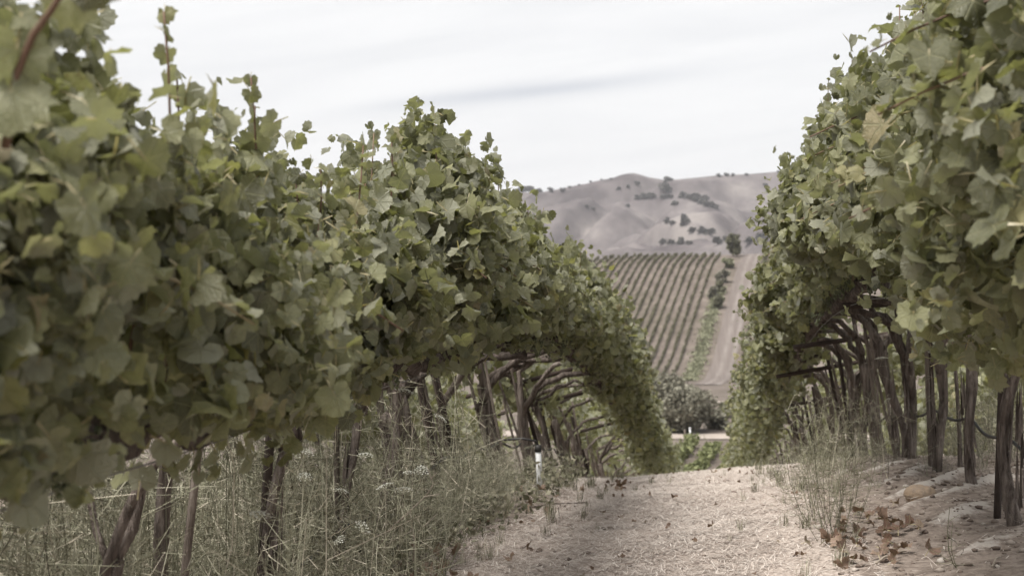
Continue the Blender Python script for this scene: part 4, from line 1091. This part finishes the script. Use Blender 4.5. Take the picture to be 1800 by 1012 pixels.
for (X, Y, sc, lab) in spots:
    o = link('fallen_leaf', DRY_ME[int(r.integers(0, 4))], None, (X, Y, gz(X, Y) + .022 + .02 * r.random()))
    o.rotation_euler = (r.normal() * .5, r.normal() * .5, r.uniform(0, 6.28)); k = .040 * sc; o.scale = (k, k * r.uniform(.6, 1), k)
    tag(o, lab, 'fallen leaf', 'fallen leaves on the lane and bank')
# pale broken twigs in the left weeds and on the ground
def twig(name, chain, rad, label, branches=()):
    P0 = at(*chain[0]); root = empty(name, P0)
    b = MB(); pts = [np.array(at(*c)) - P0 for c in chain]; b.tube(pts, np.linspace(rad, rad * .45, len(pts)), 6, .2, 3); link('stem', b.mesh('stem', M_TWIG, True), root)
    for br in branches:
        b = MB(); pts = [np.array(at(*c)) - P0 for c in br]; b.tube(pts, np.linspace(rad * .6, rad * .3, len(pts)), 5, .2, 5); link('branch', b.mesh('branch', M_TWIG, True), root)
    tag(root, label, 'twig', 'dry twigs')
twig('dry_twig', [(655, 972, 6.0), (690, 925, 6.0), (725, 893, 6.0), (748, 872, 6.0), (772, 868, 5.95)], .0052, 'pale bare branching twig leaning out of the left weeds',
     [[(748, 872, 6.0), (762, 850, 6.0), (755, 832, 6.0), (750, 818, 6.0)], [(757, 842, 6.0), (768, 830, 6.0)], [(690, 925, 6.0), (715, 905, 6.05), (722, 898, 6.05)]])
twig('dry_twig', [(727, 985, 6.1), (729, 945, 6.1), (723, 915, 6.1), (721, 900, 6.1)], .0042, 'upright pale twig beside the branching twig in the left weeds', [[(729, 940, 6.1), (750, 920, 6.1), (768, 903, 6.1)], [(660, 975, 6.1), (690, 950, 6.1), (729, 930, 6.1)]])
for i, (x0, y0, x1, y1, Y) in enumerate([(1540, 985, 1580, 950, 6.3), (1745, 965, 1770, 985, 6.0), (905, 922, 1030, 912, 9.0), (1560, 975, 1600, 955, 6.4)]):
    a = at(x0, y0, Y); c = at(x1, y1, Y); A = np.array([a[0], Y, gz(a[0], Y) + .012]); Cc = np.array([c[0], Y + .12, gz(c[0], Y + .12) + .02])
    b = MB(); b.tube([A * 0, (Cc - A) * .5 + (0, .01, .012), Cc - A], [.005, .0045, .003], 6, .2, i)
    tag(link('ground_twig', b.mesh('ground_twig', M_TWIG if i != 2 else M_BARK, True), None, A), ['thin dry twig lying among the fallen leaves at the right edge', 'small twig on the raked soil under the near right trunks', 'dark broken cane lying along the left lane edge', 'short pale twig on the raked soil near the feathery weed'][i], 'twig')

# ------------------------------------------------------------------ haze
b = MB(); b.box((0, 2620, 152), (4300, 2690, 211))
hz = link('haze', b.mesh('haze', None)); hz.display_type = 'WIRE'
hm = bpy.data.materials.new('haze'); hm.use_nodes = True; nt = hm.node_tree; nt.nodes.clear()
o_ = nt.nodes.new('ShaderNodeOutputMaterial'); pv = nt.nodes.new('ShaderNodeVolumePrincipled')
pv.inputs['Color'].default_value = (.93, .94, 1.0, 1); pv.inputs['Density'].default_value = 1.1e-4; pv.inputs['Anisotropy'].default_value = .1
nt.links.new(pv.outputs[0], o_.inputs['Volume']); hz.data.materials.append(hm)
tag(hz, 'thin pale haze in the valley air', kind='stuff')
